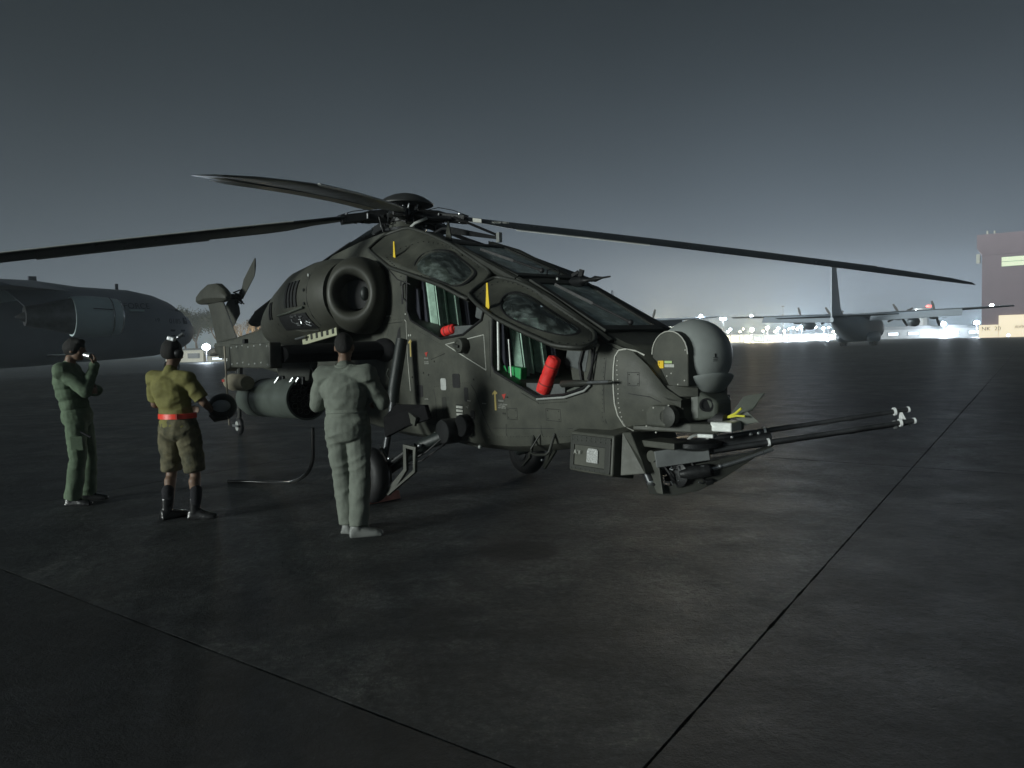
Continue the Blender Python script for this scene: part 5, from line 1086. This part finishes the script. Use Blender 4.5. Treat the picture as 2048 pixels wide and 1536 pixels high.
# things lying in the cockpits
def bag(o, d, r, L, label, name):
    o = Vector(o); d = Vector(d).normalized(); m = MB(); n_, k_ = 14, 28; rr_ = random.Random(int(L * 100)); rings = []
    u = d.orthogonal().normalized(); w_ = d.cross(u)
    prof = [(0, .55), (.02, .9), (.12, 1.0), (.42, 1.0), (.48, .93), (.54, 1.0), (.88, .98), (.97, .9), (1, .6)]
    for t_, s in prof: rings.append([o + d * L * t_ + (u * math.cos(a) + w_ * math.sin(a)) * r * s * (1 + .05 * noise.noise(Vector((a, t_ * 9, L * 7)))) for a in [2 * math.pi * i / k_ for i in range(k_)]])
    m.loft(rings); b = m.build(name, REDF, None, 60)
    for t_ in (.25, .75): MB().lathe(o + d * L * t_, d, [(0, r * .98), (0, r * 1.05), (.012, r * 1.05), (.012, r * .98)], 24).build('tie_band', REDP, b, 60)
    MB().lathe(o + d * (L - .004), d, [(0, r * .5), (.006, r * .48), (.012, r * .3)], 18).build('end_knot', REDF, b, 60); b.location = H.matrix_world.translation; b.rotation_euler = H.rotation_euler
    tag(b, label, 'cover'); return b
bpy.context.view_layer.update()
b1 = bag((2.05, -.46, 1.155), (.20, .02, .38), .062, .34, 'long red rolled cover leaning in the front cockpit opening', 'red_cover')
b2 = bag((.52, -.44, 1.72), (.7, .1, .12), .05, .17, 'small red rolled cover lying on the sill of the rear cockpit', 'red_cover')
# ================================================================ PEOPLE
def remesh(mb, name, mat, parent, voxel=.009, smooth=2, disp=0, dscale=.12, seed=0):
    me = mb.mesh(name); o = link(name, me, mat, parent, 0)
    m = o.modifiers.new('r', 'REMESH'); m.mode = 'VOXEL'; m.voxel_size = voxel; m.adaptivity = 0
    s = o.modifiers.new('s', 'SMOOTH'); s.factor = .5; s.iterations = smooth
    bpy.context.view_layer.update(); bake(o, 180)
    if disp:
        off = Vector((seed * 3.1, seed, 0)); o.data.update(); a_ = dscale
        ns_ = [v.normal.copy() for v in o.data.vertices]
        for v, n in zip(o.data.vertices, ns_):
            c = v.co; w = noise.noise_vector(c * 3.0 + off) * .06; p = c + w
            f1 = 1 - abs(noise.noise(Vector((p.x * 3.5 + p.z * 3, p.y * 3.5, p.z * 11 - p.x * 5)) + off)) * 2.6      # slanting creases
            f2 = 1 - abs(noise.noise(Vector((p.x * 9 - p.z * 2, p.y * 9, p.z * 3.2)) * .8 + off * 2)) * 2.6           # long drape folds
            f3 = noise.noise(c * 22 + off)
            v.co = c + n * disp * (max(f1, -.4) * .75 + max(f2, -.4) * .55 + f3 * .25 - .2)
        o.data.update()
    return o
def cap(m, a, b_, ra, rb, n=14):
    a, b_ = Vector(a), Vector(b_); m.tube([a, b_], [ra, rb], n); m.ell(a, ra, n, 8); m.ell(b_, rb, n, 8)
def limb(m, pts, rs, grow=0):
    for i in range(len(pts) - 1): cap(m, pts[i], pts[i + 1], rs[i] + grow, rs[i + 1] + grow)
def hem(m, a, b_, ra, rb, n=18):
    a, b_ = Vector(a), Vector(b_); m.tube([a, b_], [ra, rb], n); m.ell(a, ra, n, 8)
def torso(m, pel, che, shl, shr, g=0, waist=.0):
    """pel, che: centres of pelvis and chest; shoulders given"""
    ax = (Vector(shr) - Vector(shl)).normalized(); up = (Vector(che) - Vector(pel)).normalized(); fw = up.cross(ax).normalized(); rot = Matrix((ax, fw, up)).transposed()
    pel, che = Vector(pel), Vector(che)
    for t, rx, ry, rz_ in ((0, .165, .125, .13), (.35, .145, .11, .13), (.7, .158, .118, .14), (1.0, .175, .12, .15), (1.18, .16, .10, .10)):
        m.ell(pel.lerp(che, t), (rx + g, ry + g, rz_ + g * .5), 20, 12, rot)
    cap(m, shl, shr, .068 + g, .068 + g); 
def head(m, c, yaw=0, pitch_=0):
    q = Matrix.Rotation(yaw, 3, 'Z') @ Matrix.Rotation(pitch_, 3, 'X')
    def P(x, y, z): return Vector(c) + q @ Vector((x, y, z))
    m.ell(P(0, -.012, .022), (.076, .095, .092), 22, 16, q); m.ell(P(0, .022, -.045), (.056, .066, .068), 18, 12, q); m.ell(P(0, .058, -.085), (.03, .026, .024), 12, 8, q)
    cap(m, P(0, .086, .02), P(0, .103, -.018), .010, .016, 10)                       # nose
    for s in (-1, 1):
        m.ell(P(s * .076, -.01, -.008), (.010, .020, .032), 10, 8, q); m.ell(P(s * .030, .076, .024), (.022, .014, .010), 10, 8, q); m.ell(P(s * .04, .06, -.02), (.02, .02, .02), 10, 8, q)
    m.ell(P(0, .088, -.047), (.024, .010, .006), 10, 6, q); m.ell(P(0, .086, -.060), (.020, .010, .006), 10, 6, q)
    return P
def hand(m, w, d, palm_n, side=1, curl=.5, ln=.18):
    """wrist w, direction d, palm normal; five separate curled fingers"""
    w, d = Vector(w), Vector(d).normalized(); n = Vector(palm_n); n = (n - d * n.dot(d)).normalized(); s = d.cross(n) * side
    q = Matrix((s, d, n)).transposed(); m.ell(w + d * .045, (.040, .052, .016), 14, 10, q)
    for k, L_ in enumerate((.068, .078, .073, .058)):
        b_ = w + d * .082 + s * (.028 - .0185 * k); a1 = curl; e = b_ + (d * math.cos(a1 * .6) + n * math.sin(a1 * .6)) * L_ * .45; f = e + (d * math.cos(a1 * 1.5) + n * math.sin(a1 * 1.5)) * L_ * .33; g = f + (d * math.cos(a1 * 2.4) + n * math.sin(a1 * 2.4)) * L_ * .25
        limb(m, [b_, e, f, g], [.0095, .009, .0082, .0072])
    b_ = w + d * .02 + s * .034; e = b_ + (s * .6 + d * .7 + n * .3) * .035; f = e + (s * .2 + d * .9 + n * .5) * .028
    limb(m, [b_, e, f], [.0125, .0105, .009])
def shoe(m, ank, toe_dir, L_=.20, g=0):
    a = Vector(ank); d = Vector(toe_dir).normalized(); s = Vector((0, 0, 1)).cross(d); base = Vector((a.x, a.y, 0)); rings = []
    for t, w_, h_ in ((-.085, .022, .05), (-.078, .036, .085), (-.05, .043, .115), (-.01, .043, .118), (.04, .045, .090), (.09, .050, .068), (.14, .051, .056), (.175, .040, .046), (.195, .020, .030)):
        w_ += g; rings.append([base + d * t + s * (w_ * x) + Vector((0, 0, .002 + h_ * z)) for x, z in ((-.9, 0), (-1, .25), (-.85, .7), (-.4, .97), (0, 1), (.4, .97), (.85, .7), (1, .25), (.9, 0))])
    m.loft(rings); m.tube([base + Vector((0, 0, .06)) - d * .02, Vector((a.x, a.y, .20)) - d * .012], [.046 + g, .050 + g], 18)
    m.box(base + d * .05 + Vector((0, 0, .012)), (.09 + g, .26, .024), Matrix((s, d, Vector((0, 0, 1)))).transposed())
SKIN = paint('skin brown', (.20, .125, .085), .55, vary=.12, scale=20, bump=.02)
HAIR = paint('black hair', (.010, .009, .008), .6, vary=.4, scale=60, bump=.3, bscale=150)
SUITA = paint('green flight suit', (.115, .165, .105), .85, vary=.22, scale=9, bump=.12, bscale=140)
SUITB = paint('grey green flight suit', (.17, .19, .16), .85, vary=.18, scale=9, bump=.12, bscale=140)
SHIRT = paint('olive yellow shirt', (.185, .175, .055), .85, vary=.2, scale=10, bump=.1, bscale=140)
CAMO = paint('camouflage shorts', (.13, .115, .065), .85, vary=.45, scale=8, bump=.1, bscale=140, col2=(.028, .032, .020))
BELT = paint('red reflective belt', (.95, .06, .03), .35, vary=.12, scale=20, bump=.02)
BOOT = paint('black leather', (.02, .02, .021), .22, vary=.3, scale=10, bump=.06)
BOOTG = paint('scuffed grey boot leather', (.20, .21, .20), .5, vary=.3, scale=10, bump=.06)
SOCK = paint('black sock', (.014, .014, .018), .9, bump=.1)
def hair(P, par, par_q=0, thick=.006, low=-.03, full=1.0):
    m = MB(); m.ell(P(0, -.020, .030), (.082 * full + thick, .098 * full + thick, .094 + thick), 24, 16)
    m.ell(P(0, -.05, .0), (.074 * full, .064, .072), 20, 12)
    return m
# ---- person 1: green flight suit, left of the picture, seen from behind his right side
def person1():
    t = empty('person', (-4.62, 7.76, 0), R(14 - 90), 'standing person in green flight suit with hand raised to face holding a shiny cup, leftmost', 'person', None)
    b = MB(); c = MB()
    pel, che = (0, -.02, .93), (0, -.085, 1.30); sl, sr = (-.17, -.10, 1.42), (.17, -.09, 1.42)
    torso(b, pel, che, sl, sr); cap(b, (0, -.08, 1.42), (0, -.05, 1.55), .058, .052); hc = (0, .0, 1.635); P = head(b, hc, -.15, -.12)
    hipL, hipR = (-.09, -.01, .90), (.09, -.01, .90); kL, kR = (-.11, .04, .48), (.12, .00, .48); aL, aR = (-.12, .01, .09), (.13, -.06, .09)
    arms = [((sl), (-.20, .10, 1.19), (.06, .20, 1.20)), ((sr), (.22, .14, 1.20), (.07, .19, 1.46))]
    for pts in arms: limb(b, pts, [.05, .040, .028])
    hand(b, (.06, .20, 1.20), (1, .1, .05), (0, -1, 0), -1, .6); hand(b, (.07, .19, 1.46), (-.25, .1, 1), (0, -1, .1), 1, .75)
    for h_, k, a in ((hipL, kL, aL), (hipR, kR, aR)): limb(b, [h_, k, a], [.085, .055, .038])
    remesh(b, 'body', SKIN, t, .0085, 2)
    torso(c, pel, che, sl, sr, .022)
    cap(c, (0, -.08, 1.42), (0, -.07, 1.475), .078, .066)
    for pts in arms: limb(c, pts, [.068, .062, .05]); 
    for h_, k, a in ((hipL, kL, aL), (hipR, kR, aR)): cap(c, h_, k, .106, .080); hem(c, k, (a[0], a[1] - .01, .065), .080, .082)
    remesh(c, 'flight_suit', SUITA, t, .0085, 2, .009, .16, 1)
    for a, d_ in ((aL, (.0, 1, 0)), (aR, (.25, 1, 0))): s = MB(); shoe(s, a, d_); remesh(s, 'boot', BOOT, t, .008, 2)
    MB().tube([(.150 * math.cos(R(q_)) , -.035 + .125 * math.sin(R(q_)), 1.035) for q_ in range(0, 361, 15)], .012, 6).build('waist_seam', SUITA, t)
    MB().box((.196, .02, .66), (.02, .12, .15), (0, .12, 0)).build('thigh_pocket', SUITA, t, 0, .006)
    h_ = hair(P, t); h_.ell(P(0, .02, .085), (.07, .07, .035), 16, 10); remesh(h_, 'hair', HAIR, t, .008, 1, .006, .03, 2)
    cpm = MB().lathe(P(.02, .135, -.045), (.3, .75, -.2), [(-.03, .02), (-.03, .032), (.04, .038), (.045, .032), (.03, .028)], 20)
    cup = cpm.build('metal_cup', STEEL); cup.location = t.location; cup.rotation_euler = t.rotation_euler; tag(cup, 'shiny metal cup held at the mouth of the leftmost person', 'cup')
    MB().tube([(.17, .05, .78), (.21, .16, .72)], .010, 8).build('hanging_strap', SOCK, t)
    return t
# ---- person 2: yellow olive shirt, red belt, shorts, ear defenders; back to the camera
def person2():
    t = empty('person', (-3.20, 6.93, 0), R(75 - 90), 'standing person seen from behind in yellowish shirt, red belt, shorts and ear defenders', 'person')
    b = MB(); c = MB(); d = MB()
    pel, che = (.02, 0, .90), (-.03, -.03, 1.22); sl, sr = (-.20, -.03, 1.335), (.15, -.02, 1.325)
    torso(b, pel, che, sl, sr); cap(b, (-.03, -.03, 1.34), (-.03, .01, 1.48), .056, .050); P = head(b, (-.035, .03, 1.575), -.25, -.25)
    hipL, hipR = (-.08, 0, .86), (.11, 0, .86); kL, kR = (-.11, .03, .46), (.16, .02, .46); aL, aR = (-.09, -.06, .09), (.19, -.02, .09)
    arms = [(sl, (-.255, .02, 1.09), (-.10, .24, 1.02)), (sr, (.27, .05, 1.10), (.20, .26, 1.00))]
    for pts in arms: limb(b, pts, [.05, .040, .028])
    hand(b, arms[0][2], (1, .5, -.1), (0, -1, 0), -1, .5); hand(b, arms[1][2], (-.1, 1, -.3), (-1, 0, 0), 1, .6)
    for h_, k, a in ((hipL, kL, aL), (hipR, kR, aR)):
        limb(b, [h_, k, a], [.085, .052, .036]); cap(b, (k[0] * .75 + a[0] * .25, k[1] * .75 + a[1] * .25 - .02, .355), (k[0] * .6 + a[0] * .4, k[1] * .6 + a[1] * .4 - .015, .29), .052, .046)
    remesh(b, 'body', SKIN, t, .0085, 2)
    torso(c, pel, che, sl, sr, .014); cap(c, (-.03, -.03, 1.36), (-.03, -.02, 1.41), .070, .062)
    for a_, e_, w_ in arms: hem(c, a_, Vector(a_).lerp(Vector(e_), .85), .068, .070)
    remesh(c, 'shirt', SHIRT, t, .0085, 2, .009, .15, 3)
    ax = Matrix.Rotation(0, 3, 'Z'); d.ell((.02, 0, .90), (.178, .143, .12), 20, 12)
    d.ell((.02, -.04, .84), (.17, .12, .10), 20, 12)
    for h_, k in ((hipL, kL), (hipR, kR)): hem(d, h_, Vector(h_).lerp(Vector(k), 1.02), .110, .094)
    remesh(d, 'shorts', CAMO, t, .0085, 2, .011, .13, 4)
    m = MB().lathe((.0, -.004, .945), (0, 0, 1), [(0, .150), (0, .184), (.048, .182), (.048, .150)], 40, 1.0)
    for i, v in enumerate(m.v): m.v[i] = (v[0] * 1.0 + .012, (v[1]) * .80, v[2] + .012)
    bl = m.build('reflective_belt', BELT, t, 40); MB().box((.11, -.137, .981), (.015, .012, .052), (0, 0, .3)).build('belt_slider', REDP, bl, 0)
    for a in (aL, aR): s = MB(); cap(s, (a[0], a[1] - .01, .16), (a[0] * 1.02, a[1], .27), .050, .056); remesh(s, 'sock', SOCK, t, .009, 2, .003, .05)
    for a, d_ in ((aL, (.45, 1, 0)), (aR, (.95, .25, 0))): s = MB(); shoe(s, a, d_, g=.004); remesh(s, 'boot', BOOT, t, .008, 2)
    h_ = hair(P, t); remesh(h_, 'hair', HAIR, t, .008, 1, .005, .03, 2)
    hs = MB()
    for sg in (-1, 1): hs.lathe(P(sg * .085, -.005, -.005), (sg, 0, 0), [(-.01, .03), (.0, .047), (.022, .046), (.038, .034)], 20)
    hs.tube([P(.095 * math.cos(R(a)), -.01, .125 * math.sin(R(a)) * 1.0 + .005) for a in range(0, 181, 15)], .010, 8)
    h2 = hs.build('ear_defenders', DARKM); h2.location = t.location; h2.rotation_euler = t.rotation_euler; tag(h2, 'dark ear defenders worn by the person with the red belt', 'ear defenders')
    hl = MB(); hl.box(P(.035, -.06, .125), (.07, .05, .045), (0, .3, .2)); hl.cyl(P(.07, -.03, .14), P(.11, .0, .19), .016, 10)
    h3 = hl.build('head_lamp', STEEL, None, 0, .008); h3.location = t.location; h3.rotation_euler = t.rotation_euler; tag(h3, 'small pale device strapped on the head of the person with the red belt', 'head lamp')
    hm = MB().ell((.24, .36, 1.03), (.125, .15, .135), 28, 18)
    h4 = hm.build('flight_helmet', GEARM, None, 180); h4.location = t.location; h4.rotation_euler = t.rotation_euler; tag(h4, 'dark rounded flight helmet held at the hip by the person with the red belt', 'helmet')
    MB().ell((.285, .285, 1.045), (.085, .095, .065), 20, 12).build('visor', PANEP, h4, 180); MB().tube([(.14, .30, .95), (.22, .26, .905), (.34, .30, .93)], .016, 8).build('helmet_rim', OLIVE_D, h4)
    return t
# ---- person 3: grey green flight suit, back to the camera, nearest the lens
def person3():
    t = empty('person', (-1.40, 6.15, 0), R(82 - 90), 'standing person in pale grey green flight suit with back turned beside the main wheel', 'person')
    b = MB(); c = MB()
    pel, che = (0, 0, .95), (.0, -.035, 1.23); sl, sr = (-.185, -.03, 1.345), (.195, -.03, 1.345)
    torso(b, pel, che, sl, sr); cap(b, (0, -.03, 1.35), (-.005, .0, 1.49), .060, .054); P = head(b, (-.01, .025, 1.585), .1, -.2)
    hipL, hipR = (-.09, 0, .90), (.09, 0, .90); kL, kR = (-.075, .04, .48), (.085, .03, .47); aL, aR = (-.035, .05, .09), (.105, -.09, .09)
    arms = [(sl, (-.275, .04, 1.11), (-.12, .26, 1.14)), (sr, (.285, .06, 1.12), (.20, .28, 1.09))]
    for pts in arms: limb(b, pts, [.052, .042, .029])
    hand(b, arms[0][2], (1, .5, 0), (0, -.3, -1), -1, .6); hand(b, arms[1][2], (-.7, .7, 0), (0, -.3, -1), 1, .6)
    for h_, k, a in ((hipL, kL, aL), (hipR, kR, aR)): limb(b, [h_, k, a], [.088, .056, .038])
    remesh(b, 'body', SKIN, t, .0085, 2)
    torso(c, pel, che, sl, sr, .026); cap(c, (0, -.03, 1.37), (0, -.02, 1.425), .078, .066)
    c.ell((0, -.05, .90), (.17, .12, .12), 20, 12)
    for a_, e_, w_ in arms: limb(c, [a_, e_, Vector(e_).lerp(Vector(w_), .85)], [.078, .070, .055])
    for h_, k, a in ((hipL, kL, aL), (hipR, kR, aR)): cap(c, h_, k, .108, .084); hem(c, k, (a[0], a[1] - .01, .085), .084, .080)
    remesh(c, 'flight_suit', SUITB, t, .0085, 2, .009, .17, 7)
    for a, d_ in ((aL, (.1, 1, 0)), (aR, (.85, .3, 0))): s = MB(); shoe(s, a, d_, g=.004); remesh(s, 'boot', BOOTG, t, .008, 2)
    MB().tube([(.168 * math.cos(R(q_)), -.012 + .142 * math.sin(R(q_)), 1.045 + .004 * math.sin(R(3 * q_))) for q_ in range(0, 361, 12)], .009, 6).build('waist_seam', SUITB, t)
    MB().tube([(.078 * math.cos(R(q_)), -.018 + .070 * math.sin(R(q_)), 1.432 + .012 * math.sin(R(q_))) for q_ in range(0, 361, 20)], .015, 8).build('collar', SUITB, t)
    for sx in (-1, 1): MB().tube([(sx * .185, -.02, 1.0), (sx * .19, -.01, .9), (sx * .185, .02, .75)], .005, 6).build('side_seam', BOOTG, t)
    h_ = MB(); h_.ell(P(0, -.022, .032), (.078, .094, .090), 24, 16); h_.ell(P(0, -.055, .0), (.066, .052, .062), 20, 12); remesh(h_, 'hair', HAIR, t, .008, 1, .003, .03, 2)
    return t
person1(); person2(); person3()

# ================================================================ SMALL THINGS ON THE APRON
ck_m = paint('worn red wood', (.80, .33, .27), .6, vary=.3, scale=9, bump=.1, col2=(.5, .22, .18))
w0 = Vector((-1.58, 7.24, 0)); w1 = Vector((-1.23, 7.59, 0)); dd = (w1 - w0).normalized(); pp = Vector((-dd.y, dd.x, 0))
m = MB().prism([w0 + pp * .06, w0 - pp * .06, w0 - pp * .035 + Vector((0, 0, .085)), w0 + pp * .035 + Vector((0, 0, .085))], w1 - w0)
ck1 = m.build('wheel_chock', ck_m, None, 0, .008); tag(ck1, 'worn red wooden wheel chock in front of the near main wheel', 'wheel chock')
rope = MB().tube([w0 + Vector((-.0, -.0, .05)), w0 + Vector((-.10, -.02, .10)), w0 + Vector((-.2, .05, .02)), w0 + Vector((-.2, .3, .012))], .008, 6).build('chock_rope', paint('green rope', (.12, .22, .14), .8), ck1)
hz_pts = [(-2.04, 7.40, .78), (-2.05, 7.42, .60), (-2.08, 7.48, .42), (-2.20, 7.66, .26), (-2.45, 8.0, .12), (-2.75, 8.45, .035), (-3.15, 8.65, .02), (-3.45, 8.72, .018)]
def smooth_path(pts, n=6):
    pts = [Vector(p) for p in pts]; out = []
    for i in range(len(pts) - 1):
        p0, p1, p2, p3 = pts[max(i - 1, 0)], pts[i], pts[i + 1], pts[min(i + 2, len(pts) - 1)]
        for k in range(n):
            t = k / n; out.append(.5 * ((2 * p1) + (p2 - p0) * t + (2 * p0 - 5 * p1 + 4 * p2 - p3) * t * t + (3 * p1 - p0 - 3 * p2 + p3) * t ** 3))
    return out + [pts[-1]]
hs = MB().tube(smooth_path(hz_pts), .019, 12).build('ground_cable', paint('shiny black hose', (.03, .03, .03), .18, bump=.0), None, 60)
tag(hs, 'thick black cable hanging from under the rocket pod and curving along the ground', 'cable')
